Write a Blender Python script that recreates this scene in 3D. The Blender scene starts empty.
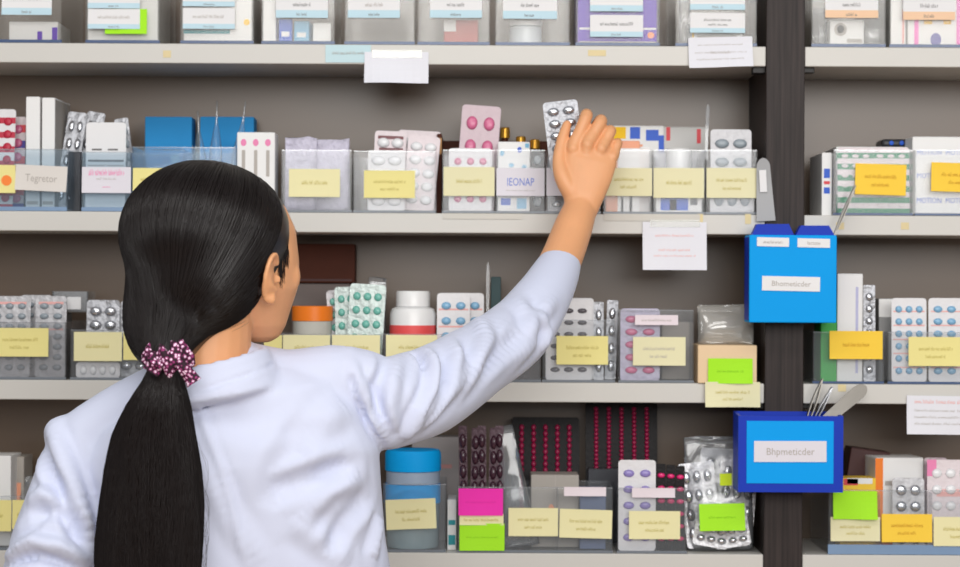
import bpy, bmesh, math, random
from mathutils import Vector, Matrix, noise
from mathutils.bvhtree import BVHTree
random.seed(7)
SC = bpy.context.scene
COL = SC.collection
# ------------------------------------------------------------------ frame
F, D0, CZ = 2100.0, 3.0, 1.43
ROLL = math.radians(0.3)
def P(px, py, y=0.0):
    """point at depth y seen at photo coordinate px, py"""
    dx, dy = px - 480.0, py - 283.5
    c, s = math.cos(ROLL), math.sin(ROLL)
    ux, uy = dx*c + dy*s, -dx*s + dy*c
    d = D0 + y
    return Vector((ux*d/F, y, CZ - uy*d/F))
def W(px, py, d): return P(px, py, d - D0)
SHELF = {'A': 1.7705, 'B': 1.530, 'C': 1.2890, 'D': 1.0450}
TH, DEPTH = .028, .19
# ------------------------------------------------------------------ materials
def lin(c):
    r = []
    for v in c:
        v /= 255.0
        r.append(v/12.92 if v <= .04045 else ((v+.055)/1.055)**2.4)
    return (r[0], r[1], r[2], 1)
MATS = {}
def mat(name, rgb, rough=.5, metal=0, spec=.5, bump=None, noise_amt=0, nscale=20, stretch=(1,1,1), sss=0, sheen=0, coat=0, linear=False):
    if name in MATS: return MATS[name]
    m = bpy.data.materials.new(name); m.use_nodes = True
    nt = m.node_tree; b = nt.nodes['Principled BSDF']
    col = rgb if linear else lin(rgb)
    b.inputs['Base Color'].default_value = col
    b.inputs['Roughness'].default_value = rough
    b.inputs['Metallic'].default_value = metal
    b.inputs['Specular IOR Level'].default_value = spec
    if sss:
        b.inputs['Subsurface Weight'].default_value = sss
        b.inputs['Subsurface Radius'].default_value = (.010, .004, .002)
        b.inputs['Subsurface Scale'].default_value = 1
    if sheen: b.inputs['Sheen Weight'].default_value = sheen
    if coat: b.inputs['Coat Weight'].default_value = coat
    if noise_amt or bump:
        tc = nt.nodes.new('ShaderNodeTexCoord'); mp = nt.nodes.new('ShaderNodeMapping')
        mp.inputs['Scale'].default_value = stretch
        nt.links.new(tc.outputs['Object'], mp.inputs['Vector'])
        nz = nt.nodes.new('ShaderNodeTexNoise'); nz.inputs['Scale'].default_value = nscale; nz.inputs['Detail'].default_value = 5
        nt.links.new(mp.outputs['Vector'], nz.inputs['Vector'])
        if noise_amt:
            mx = nt.nodes.new('ShaderNodeMix'); mx.data_type = 'RGBA'
            mx.inputs['A'].default_value = tuple(c*(1-noise_amt) for c in col[:3]) + (1,)
            mx.inputs['B'].default_value = tuple(min(1, c*(1+noise_amt)) for c in col[:3]) + (1,)
            nt.links.new(nz.outputs['Fac'], mx.inputs['Factor']); nt.links.new(mx.outputs['Result'], b.inputs['Base Color'])
        if bump:
            bp = nt.nodes.new('ShaderNodeBump'); bp.inputs['Strength'].default_value = bump[0]; bp.inputs['Distance'].default_value = bump[1]
            nt.links.new(nz.outputs['Fac'], bp.inputs['Height']); nt.links.new(bp.outputs['Normal'], b.inputs['Normal'])
    MATS[name] = m
    return m
def clear(name, tint, haze=.08, gloss=.12, hazecol=(220,225,230)):
    if name in MATS: return MATS[name]
    m = bpy.data.materials.new(name); m.use_nodes = True
    nt = m.node_tree; nt.nodes.clear()
    out = nt.nodes.new('ShaderNodeOutputMaterial')
    tr = nt.nodes.new('ShaderNodeBsdfTransparent'); tr.inputs[0].default_value = tint + (1,)
    gl = nt.nodes.new('ShaderNodeBsdfGlossy'); gl.inputs['Roughness'].default_value = .12
    df = nt.nodes.new('ShaderNodeBsdfDiffuse'); df.inputs[0].default_value = lin(hazecol)
    fr = nt.nodes.new('ShaderNodeFresnel'); fr.inputs[0].default_value = 1.45
    mu = nt.nodes.new('ShaderNodeMath'); mu.operation = 'MULTIPLY_ADD'; mu.inputs[1].default_value = gloss*5; mu.inputs[2].default_value = gloss*.1; mu.use_clamp = True
    a = nt.nodes.new('ShaderNodeMixShader'); a.inputs[0].default_value = haze
    b = nt.nodes.new('ShaderNodeMixShader')
    L = nt.links.new
    L(fr.outputs[0], mu.inputs[0]); L(mu.outputs[0], b.inputs[0])
    L(tr.outputs[0], a.inputs[1]); L(df.outputs[0], a.inputs[2]); L(a.outputs[0], b.inputs[1]); L(gl.outputs[0], b.inputs[2]); L(b.outputs[0], out.inputs[0])
    MATS[name] = m
    return m
CLEAR = clear('clear_plastic', (.982,.986,.99), .06, .08)
CLEARB = clear('clear_blue_plastic', (.90,.945,.975), .09, .09, (190,214,232))
CLEARP = clear('clear_pouch', (.97,.975,.98), .14, .30)
CLEARA = clear('pale_clear_plastic', (.98,.98,.975), .065, .08, (228,225,219))
SMOKE = clear('smoky_plastic', (.94,.943,.95), .16, .12, (185,185,188))
EDGE = mat('bin_edge_grey', (120,126,134), .25, noise_amt=.1)
EDGEB = mat('bin_edge_blue', (66,86,124), .25, noise_amt=.1)
EDGEL = mat('bin_edge_light_blue', (128,154,186), .25, noise_amt=.1)
WHITE = mat('white_paper', (236,235,236), .8, noise_amt=.02)
NOTE = mat('note_paper', (233,233,240), .8, noise_amt=.03, nscale=8)
CREAM = mat('cream_label', (240,232,180), .75, noise_amt=.03)
YEL = mat('pale_yellow_label', (240,228,150), .75, noise_amt=.03)
PALEY = mat('washed_yellow_label', (234,228,186), .75, noise_amt=.03)
GOLD=mat('golden_label',(255,210,66),.75,noise_amt=.03)
LIME = mat('lime_note', (170,240,20), .7)
MAGENTA = mat('magenta_note', (250,40,180), .7)
SKYB=mat('sky_strip',(196,224,236),.7)
PEACH = mat('peach_strip', (244,205,170), .7)
INK = mat('grey_ink', (120,118,118), .8)
INKL = mat('faint_ink', (185,178,172), .8)
INKY = mat('olive_ink', (196,182,100), .8)
INKB = mat('blue_ink', (120,140,215), .8)
INKP = mat('pink_ink', (240,140,185), .8)
INKR = mat('red_ink', (240,180,175), .8)
RED = mat('red_print', (222,60,70), .5)
CRIMSON = mat('crimson_print', (190,25,60), .45)
BLUEP = mat('blue_print', (30,90,205), .5)
LBLUE = mat('light_blue_print', (120,185,220), .5)
ORANGE = mat('orange_print', (250,130,25), .4)
SALMON = mat('salmon_print', (240,165,130), .5)
AMBER=mat('amber_print',(255,205,45),.6,spec=.2)
TEAL = mat('teal_print', (30,150,160), .5)
GREENP=mat('green_print',(0,132,88),.6,spec=.15)
GREEN = mat('grass_green_print', (40,170,60), .5)
PURPLE=mat('purple_print',(88,6,186),.6,spec=.15)
VIOLET = mat('violet_print', (70,60,160), .45)
PINK = mat('pink_print', (245,110,200), .5)
DARKT = mat('dark_print', (52,54,62), .4)
CARTW=mat('white_card',(240,239,238),.55,noise_amt=.02)
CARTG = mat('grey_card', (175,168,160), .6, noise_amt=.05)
CARTB=mat('blue_card',(44,146,210),.6,spec=.2,noise_amt=.08)
CARTC = mat('cream_card', (236,205,165), .6, noise_amt=.04)
CARTLB=mat('bottle_blue_plastic',(5,176,255),.55,spec=.2)
BROWN=mat('brown_carton',(78,36,20),.6,spec=.2,noise_amt=.25)
MAROON = mat('maroon_carton', (66,20,18), .5, noise_amt=.15)
FOIL=mat('silver_foil',(180,181,186),.46,metal=.7,bump=(.9,.006),nscale=70,noise_amt=.12)
FOILM=mat('matt_foil',(192,191,194),.5,metal=.4,bump=(.6,.004),nscale=90,noise_amt=.08)
FOILL=mat('lilac_foil',(186,180,200),.5,metal=.25,bump=(.6,.004),nscale=90,noise_amt=.08)
FOILP=mat('pinkish_foil',(186,168,174),.5,metal=.35,bump=(.5,.003),nscale=90)
FOILW=mat('white_foil',(226,224,226),.55,metal=.1,bump=(.4,.003),nscale=90)
FOILD=mat('dark_foil',(16,9,12),.5,spec=.25,bump=(.4,.002),nscale=160)
FOILR=mat('rosy_white_foil',(226,214,217),.55,metal=.1,bump=(.5,.004),nscale=90)
FOILT=mat('minty_foil',(198,210,206),.45,metal=.35,bump=(.8,.005),nscale=80)
POCKC=mat('silver_pocket',(196,197,202),.22,metal=.85)
POCKW = mat('white_pocket', (238,238,240), .2)
POCKP = mat('pink_pill', (215,110,150), .25)
POCKR=mat('dark_rose_pill',(165,20,75),.4)
POCKG = mat('grey_pill', (150,160,168), .25)
POCKT = mat('teal_pill', (110,185,170), .25)
POCKB = mat('blue_pill', (130,180,215), .25)
POCKV = mat('lavender_pill', (150,135,200), .25)
POCKM = mat('magenta_pill', (235,40,120), .25)
POCKD = mat('charcoal_pill', (90,84,90), .25)
POCKK = mat('plum_capsule', (64,34,48), .2)
STEEL=mat('brushed_steel',(138,134,128),.4,metal=.85,bump=(.2,.001),nscale=60)
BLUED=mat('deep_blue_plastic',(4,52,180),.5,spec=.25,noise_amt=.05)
BLUEL=mat('bright_blue_plastic',(0,160,240),.6,spec=.15,noise_amt=.03,nscale=12)
BLUELL=mat('panel_blue_card',(2,162,244),.6,spec=.15,noise_amt=.03,nscale=12)
PLASW = mat('white_plastic', (238,238,238), .3)
TAPE = clear('sticky_tape', (.97,.97,.96), .25, .2, (245,245,240))

# ------------------------------------------------------------------ mesh builder
class MB:
    def __init__(s): s.v=[]; s.f=[]; s.m=[]; s.mats=[]
    def mi(s, m):
        if m not in s.mats: s.mats.append(m)
        return s.mats.index(m)
    def add(s, vs, fs, m, T=None):
        o=len(s.v); i=s.mi(m)
        for p in vs:
            p=Vector(p)
            s.v.append(T@p if T else p)
        for f in fs: s.f.append([o+k for k in f]); s.m.append(i)
        return s
    def box(s, x0,x1,y0,y1,z0,z1, m, bevel=0, T=None):
        bm=bmesh.new(); bmesh.ops.create_cube(bm,size=1)
        for v in bm.verts: v.co=Vector(((x0+x1)/2+v.co.x*(x1-x0),(y0+y1)/2+v.co.y*(y1-y0),(z0+z1)/2+v.co.z*(z1-z0)))
        if bevel: bmesh.ops.bevel(bm,geom=bm.edges[:],offset=bevel,segments=2,affect='EDGES',profile=.5)
        bm.verts.index_update()
        s.add([v.co.copy() for v in bm.verts],[[v.index for v in f.verts] for f in bm.faces],m,T); bm.free(); return s
    def lathe(s, prof, m, n=28, c=(0,0,0), T=None, flute=0):
        vs=[]; fs=[]; k=len(prof)
        for i in range(n):
            a=2*math.pi*i/n
            for (r,z) in prof:
                rr=r*(1-(flute if i%2 else 0)) if r>0 else 0
                vs.append((c[0]+rr*math.cos(a),c[1]+rr*math.sin(a),c[2]+z))
        for i in range(n):
            j=(i+1)%n
            for q in range(k-1): fs.append([i*k+q,j*k+q,j*k+q+1,i*k+q+1])
        return s.add(vs,fs,m,T)
    def rings(s, rings, m, T=None, cap=True):
        n=len(rings[0]); vs=[p for r in rings for p in r]; fs=[]
        for a in range(len(rings)-1):
            for i in range(n):
                j=(i+1)%n; fs.append([a*n+i,a*n+j,(a+1)*n+j,(a+1)*n+i])
        if cap:
            fs.append(list(range(n))[::-1]); o=(len(rings)-1)*n; fs.append([o+i for i in range(n)])
        return s.add(vs,fs,m,T)
    def chain(s, pts, rad, m, n=20, sub=4, caps=True):
        """tapered round tube through pts with hemispherical ends"""
        pts=[Vector(p) for p in pts]; q=[]; r=[]
        def cr(a,b,c,d,t):
            return .5*((2*b)+(c-a)*t+(2*a-5*b+4*c-d)*t*t+(3*b-a-3*c+d)*t**3)
        for i in range(len(pts)-1):
            a=pts[max(i-1,0)];b=pts[i];c=pts[i+1];d=pts[min(i+2,len(pts)-1)]
            for k in range(sub):
                t=k/sub; q.append(cr(a,b,c,d,t)); r.append(rad[i]*(1-t)+rad[i+1]*t)
        q.append(pts[-1]); r.append(rad[-1])
        tan=[]
        for i in range(len(q)): tan.append((q[min(i+1,len(q)-1)]-q[max(i-1,0)]).normalized())
        if caps:
            pre=[];post=[]
            for a in (80,60,40,20):
                a=math.radians(a); pre.append((q[0]-tan[0]*r[0]*math.sin(a),r[0]*math.cos(a),tan[0]))
            for a in (20,40,60,80):
                a=math.radians(a); post.append((q[-1]+tan[-1]*r[-1]*math.sin(a),r[-1]*math.cos(a),tan[-1]))
            seq=pre+list(zip(q,r,tan))+post
        else: seq=list(zip(q,r,tan))
        t0=seq[0][2]; ref=Vector((0,0,1)) if abs(t0.z)<.9 else Vector((1,0,0))
        u=t0.cross(ref).normalized(); rs=[]
        for (c,rr,t) in seq:
            u=(u-t*u.dot(t)).normalized(); w=t.cross(u)
            rs.append([c+(u*math.cos(2*math.pi*i/n)+w*math.sin(2*math.pi*i/n))*rr for i in range(n)])
        return s.rings(rs,m)
    def ball(s, c, r, m, n=20, k=12, T=None):
        c=Vector(c); rs=[]
        for j in range(1,k):
            a=math.pi*j/k
            rs.append([c+Vector((r[0]*math.sin(a)*math.cos(2*math.pi*i/n),r[1]*math.sin(a)*math.sin(2*math.pi*i/n),-r[2]*math.cos(a))) for i in range(n)])
        return s.rings(rs,m,T)
    def build(s, name, parent=None, smooth=False, world=False):
        me=bpy.data.meshes.new(name)
        o=bpy.data.objects.new(name,me); COL.objects.link(o)
        off=Vector((0,0,0))
        if parent is not None:
            o.parent=parent
            if world: off=Vector(parent.location) if parent.parent is None else Vector(parent.location)+Vector(parent.parent.location)
        me.from_pydata([v-off for v in s.v],[],s.f)
        for m in s.mats: me.materials.append(m)
        me.polygons.foreach_set('material_index',s.m)
        if smooth: me.polygons.foreach_set('use_smooth',[True]*len(s.f))
        me.update()
        return o
def sm_angle(o, deg=40):
    me=o.data; bm=bmesh.new(); bm.from_mesh(me); bmesh.ops.recalc_face_normals(bm,faces=bm.faces)
    for e in bm.edges:
        if len(e.link_faces)==2: e.smooth = e.calc_face_angle(0) < math.radians(deg)
    for f in bm.faces: f.smooth=True
    bm.to_mesh(me); bm.free(); return o
def tag(o, label, cat, group=None):
    o['label']=label; o['category']=cat
    if group: o['group']=group
    return o
def thing(name, label, cat, loc=(0,0,0), rot=(0,0,0), group=None):
    o=bpy.data.objects.new(name,None); COL.objects.link(o); o.location=loc; o.rotation_euler=rot; o.empty_display_size=.02
    return tag(o,label,cat,group)
def struct(o): o['kind']='structure'; return o
_font={}
def text_geo(t):
    """letters one unit high as verts and faces in the x-z plane"""
    if t in _font: return _font[t]
    cu=bpy.data.curves.new('lettering','FONT'); cu.body=t; cu.align_x='CENTER'; cu.size=1; cu.resolution_u=2
    ob=bpy.data.objects.new('lettering',cu); COL.objects.link(ob); bpy.context.view_layer.update()
    me=ob.to_mesh(); r=([(v.co.x,v.co.y) for v in me.vertices],[list(p.vertices) for p in me.polygons])
    ob.to_mesh_clear(); bpy.data.objects.remove(ob); bpy.data.curves.remove(cu); _font[t]=r
    return r
# ------------------------------------------------------------------ generic pieces
def card(parent, x0,y0,x1,y1, y, m, lines=(), strip=None, name='label_card', tilt=0, curl=.0015, text=None, th=.0006, label=None, dots=(), seed=None):
    """paper card seen at photo box x0..y1, at depth y, with a row of small print; world coordinates"""
    rnd=random.Random(seed if seed is not None else int(x0*7+y0*13))
    A=P((x0+x1)/2,(y0+y1)/2,y); w=(x1-x0)*(D0+y)/F; h=(y1-y0)*(D0+y)/F
    ct,st=math.cos(math.radians(tilt)),math.sin(math.radians(tilt))
    def S(u,v,off=0):
        X=(u-.5)*w; Z=(v-.5)*h
        dy=-curl*((1-v)**2)*(1.0+.6*math.sin(u*5+x0))
        return Vector((A.x+X*ct+Z*st, A.y+dy-off, A.z-X*st+Z*ct))
    b=MB(); nu,nv=8,5
    vs=[];fs=[]
    for side,off in ((0,th),(1,0)):
        for j in range(nv+1):
            for i in range(nu+1): vs.append(S(i/nu,j/nv,off))
    n=(nu+1)*(nv+1)
    for j in range(nv):
        for i in range(nu):
            a=j*(nu+1)+i; q=[a,a+1,a+nu+2,a+nu+1]
            fs.append(q); fs.append([n+k for k in q[::-1]])
    per=[i for i in range(nu+1)]+[j*(nu+1)+nu for j in range(1,nv+1)]+[nv*(nu+1)+i for i in range(nu-1,-1,-1)]+[j*(nu+1) for j in range(nv-1,0,-1)]
    for k in range(len(per)):
        a,c=per[k],per[(k+1)%len(per)]; fs.append([c,a,n+a,n+c])
    b.add(vs,fs,m)
    def quad(u0,u1,v0,v1,mm,off):
        k=max(1,int((u1-u0)*8)); g=[];ff=[]
        for i in range(k+1):
            u=u0+(u1-u0)*i/k; g+= [S(u,v0,off),S(u,v1,off)]
        for i in range(k): ff.append([2*i,2*i+2,2*i+3,2*i+1])
        b.add(g,ff,mm)
    if strip: quad(0,1,0,.24,strip,th+.0002)
    for (vc,uw,vh,mm) in lines:
        u=.5-uw/2; e=.5+uw/2
        while u<e:
            L=rnd.uniform(.06,.16); L=min(L,e-u)
            lw=.016; k=u
            while k<u+L-.004:
                t=rnd.random(); hh=vh*(1 if t>.75 else .68)
                quad(k,k+lw*.42,vc-vh/2,vc-vh/2+hh,mm,th+.0004)
                if t<.6: quad(k,k+lw*.9,vc-vh/2+hh*.42*(t>.3),vc-vh/2+hh*.42*(t>.3)+vh*.2,mm,th+.0004)
                k+=lw*1.15
            u+=L+.02
    for (du,dv,dr,mm) in dots:
        vs=[S(du+dr*math.cos(a*math.pi/8)/w, dv+dr*math.sin(a*math.pi/8)/h, th+.0006) for a in range(16)]
        b.add(vs,[list(range(16))],mm)
    if text:
        for (t,vc,vh,mm,maxw) in text:
            g,f=text_geo(t); xs=[p[0] for p in g]; tw=max(xs)-min(xs); sc=vh*h; 
            sx=min(sc, maxw*w/tw)
            b.add([S(.5+p[0]*sx/w, vc+(p[1]-.33)*sc/h, th+.0005) for p in g],f,mm)
    o=b.build(name,parent,world=True)
    if label: o['label']=label
    return o
T1=lambda m=INKY:[(.60,.62,.13,m),(.33,.36,.12,m)]
T2=lambda m=INKY:[(.52,.5,.15,m)]
def tub(w,h,d,hf,m,t=.0018):
    """open bin: one continuous thin-walled tub, front wall hf high, back h"""
    b=MB(); x=w/2; o=[(-x,0,0),(x,0,0),(x,d,0),(-x,d,0)]
    ot=[(-x,0,hf),(x,0,hf),(x,d,h),(-x,d,h)]
    it=[(-x+t,t,hf),(x-t,t,hf),(x-t,d-t,h),(-x+t,d-t,h)]
    ib=[(-x+t,t,t),(x-t,t,t),(x-t,d-t,t),(-x+t,d-t,t)]
    vs=o+ot+it+ib; fs=[[3,2,1,0],[12,13,14,15]]
    for a,c in ((0,4),(4,8),(8,12)):
        for i in range(4):
            j=(i+1)%4; fs.append([a+i,a+j,c+j,c+i])
    return b.add(vs,fs,m)
def storage_bin(label, bay, x0,x1,ytop, m=CLEAR, edge=EDGE, cards=(), dividers=(), yb=None, depth=.172, group=None, y=.003, edgeh=.0035, back=0, note=None):
    zb=SHELF[bay]+.0004
    A=P(x0,ytop,y); B=P(x1,ytop,y); w=B.x-A.x; hf=A.z-zb; cx=(A.x+B.x)/2
    r=thing('storage_bin',label,'bin',(cx,y,zb),group=group or 'clear bins on the shelves')
    tub(w,hf+back,depth,hf,m).build('bin_body',r)
    e=MB(); e.box(-w/2-.0003,w/2+.0003,-.0006,.0012,0.0002,edgeh,edge); e.build('base_edge',r)
    e=MB(); e.box(-w/2+.0005,w/2-.0005,-.0004,.0022,hf-.001,hf+.0006,m if m is SMOKE else CLEARP); e.build('rim',r)
    for px in dividers:
        X=P(px,ytop,y).x-cx
        MB().box(X-.0008,X+.0008,.002,depth-.003,.002,hf-.004,m).build('divider',r)
    for c in cards:
        kw=dict(c[5]) if len(c)>5 else {}
        card(r,c[0],c[1],c[2],c[3],y-.0012-kw.pop('lift',0),c[4],**kw)
    return r
def base_z(bay, inbin=True): return SHELF[bay]+(.0026 if inbin else .0004)
def round_rect(w,h,r,k=4):
    pts=[]
    for (cx,cz,a0) in ((w/2-r,h-r,0),(-w/2+r,h-r,90),(-w/2+r,r,180),(w/2-r,r,270)):
        for i in range(k+1):
            a=math.radians(a0+90*i/k); pts.append((cx+r*math.cos(a),cz+r*math.sin(a)))
    return pts
def dome(rx,rz,hy,m,n=14,k=4,flat=.0):
    b=MB(); rs=[]
    for j in range(k):
        a=math.pi/2*j/k; rs.append([Vector((rx*math.cos(a)**(.6)*math.cos(2*math.pi*i/n),-hy*math.sin(a),rz*math.cos(a)**(.6)*math.sin(2*math.pi*i/n))) for i in range(n)])
    b.rings(rs,m); return b
def blister(label, w,h,cols,rows, foil, pock, loc, rot=(0,0,0), fill=(.36,.34), hy=.004, group=None, prints=(), margin=.06, bend=0, name='blister_pack', cat='blister pack', text=None):
    r=thing(name,label,cat,loc,rot,group or 'blister packs on the shelves')
    b=MB(); pts=round_rect(w,h,min(.005,w*.12)); 
    b.rings([[Vector((p[0],y,p[1])) for p in pts] for y in (-.0003,.0003)],foil)
    for (u0,v0,u1,v1,mm) in prints:
        X0,X1,Z0,Z1=(u0-.5)*w,(u1-.5)*w,v0*h,v1*h
        b.add([(X0,-.0005,Z0),(X1,-.0005,Z0),(X1,-.0005,Z1),(X0,-.0005,Z1)],[[0,1,2,3]],mm)
    b.build('foil_card',r)
    cw=w*(1-2*margin)/cols; ch=h*(1-2*margin)/rows; first=None
    for j in range(rows):
        for i in range(cols):
            if first is None:
                o=first=dome(cw*fill[0],ch*fill[1],hy,pock).build('pill_pocket',r,smooth=True)
            else:
                o=first.copy(); COL.objects.link(o); o.parent=r
            o.location=(-w/2+w*margin+cw*(i+.5),-.0002,h*margin+ch*(j+.5))
    return r
def copy_tree(src, loc, rot, label):
    c=src.copy(); COL.objects.link(c); c.location=loc; c.rotation_euler=rot; c['label']=label
    for ch in list(src.children):
        q=ch.copy(); COL.objects.link(q); q.parent=c
    return c
def blp(label,bay,x0,x1,ytop,y,cols,rows,foil,pock,lean=4,roll=0,inbin=True,lift=0,**kw):
    """blister placed by its photo box, standing on its shelf and leaning back"""
    zb=base_z(bay,inbin)+lift; A=P(x0,ytop,y);B=P(x1,ytop,y); w=B.x-A.x; h=(A.z-zb)/max(.3,math.cos(math.radians(lean)))
    dz=abs(math.sin(math.radians(roll)))*w/2
    return blister(label,w,h-dz*2,cols,rows,foil,pock,((A.x+B.x)/2,y,zb+dz),(math.radians(-lean),math.radians(roll),0),**kw)
def carton(label,bay,x0,x1,ytop,y,d,m,prints=(),inbin=True,lift=0,yaw=0,roll=0,name='carton',cat='box',group='cartons on the shelves',side=None,text=None,flap=True,bz=None):
    zb=(base_z(bay,inbin)+lift) if bz is None else bz
    A=P(x0,ytop,y);B=P(x1,ytop,y); w=B.x-A.x; h=A.z-zb
    r=thing(name,label,cat,((A.x+B.x)/2,y,zb+abs(math.sin(math.radians(roll)))*w/2),(0,math.radians(roll),math.radians(yaw)),group)
    b=MB(); b.box(-w/2,w/2,0,d,0,h,m,bevel=min(.0012,w*.05))
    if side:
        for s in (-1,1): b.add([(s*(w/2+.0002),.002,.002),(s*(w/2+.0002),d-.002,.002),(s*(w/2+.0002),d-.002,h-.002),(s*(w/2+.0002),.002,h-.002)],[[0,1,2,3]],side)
    rr=random.Random(int(x0*3+ytop))
    for p in prints:
        u0,v0,u1,v1,mm=p[:5]
        X0,X1,Z0,Z1=(u0-.5)*w,(u1-.5)*w,v0*h,v1*h
        if len(p)>5 and p[5]=='o':
            cx,cz=(X0+X1)/2,(Z0+Z1)/2
            b.add([(cx+(X1-X0)/2*math.cos(a*math.pi/8),-.0004,cz+(Z1-Z0)/2*math.sin(a*math.pi/8)) for a in range(16)],[list(range(16))],mm)
        else: b.add([(X0,-.0003,Z0),(X1,-.0003,Z0),(X1,-.0003,Z1),(X0,-.0003,Z1)],[[0,1,2,3]],mm)
    if text:
        for (t,v,vh,mm,mw) in text:
            g,f=text_geo(t); xs=[q[0] for q in g]; tw=max(xs)-min(xs); sc=vh*h; sx=min(sc,mw*w/tw)
            b.add([(q[0]*sx,-.0005,v*h+(q[1]-.33)*sc) for q in g],f,mm)
    b.build('carton_body',r)
    if flap:
        MB().box(-w/2+.001,w/2-.001,.0008,d*.55,h,h+.0005,m).build('top_flap',r)
    return r
def pouch(label,bay,x0,x1,ytop,y,d,m=CLEARP,inbin=True,lean=2,roll=0,seed=1,lift=0,name='plastic_pouch',cat='bag',stand=True,taper=0,amp=.006):
    zb=base_z(bay,inbin)+lift; A=P(x0,ytop,y);B=P(x1,ytop,y); w=B.x-A.x; h=A.z-zb
    r=thing(name,label,cat,((A.x+B.x)/2,y+d/2,zb+abs(math.sin(math.radians(roll)))*w/2),(math.radians(-lean),math.radians(roll),0),'plastic pouches on the shelves')
    n=32; rs=[]
    for j in range(15):
        v=j/14; th=max(.0012,d/2*math.sin(math.pi*min(1,.12+v*.9))**.7*(1-.5*v)); ww=w/2*(1-taper*v)
        rg=[]
        for i in range(n):
            a=2*math.pi*i/n; c,s=math.cos(a),math.sin(a)
            q=Vector((ww*math.copysign(abs(c)**.5,c),th*math.copysign(abs(s)**.9,s),v*h))
            nz=noise.noise(Vector((q.x*38+seed*7,q.z*38,s*1.5+seed)))*amp*abs(s)*min(1,v*6)
            q.y+=nz*math.copysign(1,s)*.8; q.z+=noise.noise(Vector((q.x*50,seed*3,5)))*.003*v
            rg.append(q)
        rs.append(rg)
    MB().rings(rs,m).build('pouch_film',r,smooth=True)
    s=MB(); s.box(-w/2*(1-taper)+.001,w/2*(1-taper)-.001,-.0015,.0015,h-.010,h-.0075,m); s.build('seal_strip',r)
    return r
def lathe_thing(name,label,cat,bay,cx,y,parts,inbin=True,group=None,bz=None):
    zb=base_z(bay,inbin) if bz is None else bz
    c=P(cx,300,y)
    r=thing(name,label,cat,(c.x,y,zb),group=group)
    for (pn,prof,m,fl) in parts:
        sm_angle(MB().lathe(prof,m,36,flute=fl).build(pn,r),35)
    return r

# ================================================================== SETTING
floor=struct(MB().box(-2.6,2.6,-5.2,.6,-.04,0,mat('floor_vinyl',(176,150,124),.4,noise_amt=.08,nscale=6)).build('floor'))
wall=struct(MB().box(-2.6,2.6,.215,.30,0,2.9,mat('wall_paint',(205,203,198),.8,noise_amt=.03,nscale=4)).build('wall_back'))
LAM=mat('taupe_laminate',(104,85,68),.32,spec=.62,noise_amt=.05,nscale=5,stretch=(1,1,6))
SHM=mat('shelf_white_laminate',(209,206,200),.4,noise_amt=.015,nscale=14)
def wood():
    m=mat('dark_wood_laminate',(60,50,48),.5,spec=.25); nt=m.node_tree; b=nt.nodes['Principled BSDF']
    tc=nt.nodes.new('ShaderNodeTexCoord'); mp=nt.nodes.new('ShaderNodeMapping'); mp.inputs['Scale'].default_value=(1,1,.03)
    nz=nt.nodes.new('ShaderNodeTexNoise'); nz.inputs['Scale'].default_value=260; nz.inputs['Detail'].default_value=4
    cr=nt.nodes.new('ShaderNodeValToRGB'); cr.color_ramp.elements[0].position=.3; cr.color_ramp.elements[0].color=lin((36,29,28)); cr.color_ramp.elements[1].position=.72; cr.color_ramp.elements[1].color=lin((60,50,48))
    L=nt.links.new; L(tc.outputs['Object'],mp.inputs[0]); L(mp.outputs[0],nz.inputs['Vector']); L(nz.outputs['Fac'],cr.inputs[0]); L(cr.outputs[0],b.inputs['Base Color'])
    return m
WOOD=wood()
PX0,PX1=P(765,283,0).x,P(803.5,283,0).x
unit=thing('shelving_unit','white-edged pharmacy shelving with taupe back panel and dark wood upright','shelving',(0,.1,0))
MB().box(-1.35,1.6,DEPTH,DEPTH+.018,0,2.12,LAM).build('back_panel',unit,world=True)
for nm,z in SHELF.items():
    MB().box(-1.35,PX0-.0006,0,DEPTH,z-TH,z,SHM,bevel=.0012).build('shelf',unit,world=True)
    MB().box(PX1+.0006,1.6,0,DEPTH,z-TH,z,SHM,bevel=.0012).build('shelf',unit,world=True)
for z in (.80,.555,.31,.08):
    for a,b in ((-1.35,PX0-.0006),(PX1+.0006,1.6)):
        MB().box(a,b,0,DEPTH,z-TH,z,SHM,bevel=.0012).build('shelf',unit,world=True)
MB().box(PX0,PX1,-.002,DEPTH,0,2.12,WOOD,bevel=.001).build('upright',unit,world=True)
for nm,z in SHELF.items():            # the dark shelf pins under the boards at the upright
    for X,s in ((PX0,-1),(PX1,1)):
        q=MB(); q.box(X+s*.001,X+s*.016,.012,.03,z-TH-.008,z-TH,mat('black_metal',(28,26,26),.4,metal=.5),bevel=.001); q.build('shelf_pin',unit,world=True)
STAIN=mat('yellow_stain',(226,208,160),.6,noise_amt=.1)
def stain(px,py,w=8,h=7):
    card(unit,px-w/2,py-h/2,px+w/2,py+h/2,-.0004,STAIN,name='stain_mark',curl=0,th=.0002)
for s in ((167,54),(597,53,18,6),(700,219,6,10),(748,219,6,10),(905,226),(842,388),(840,226)): stain(*s)

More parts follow.
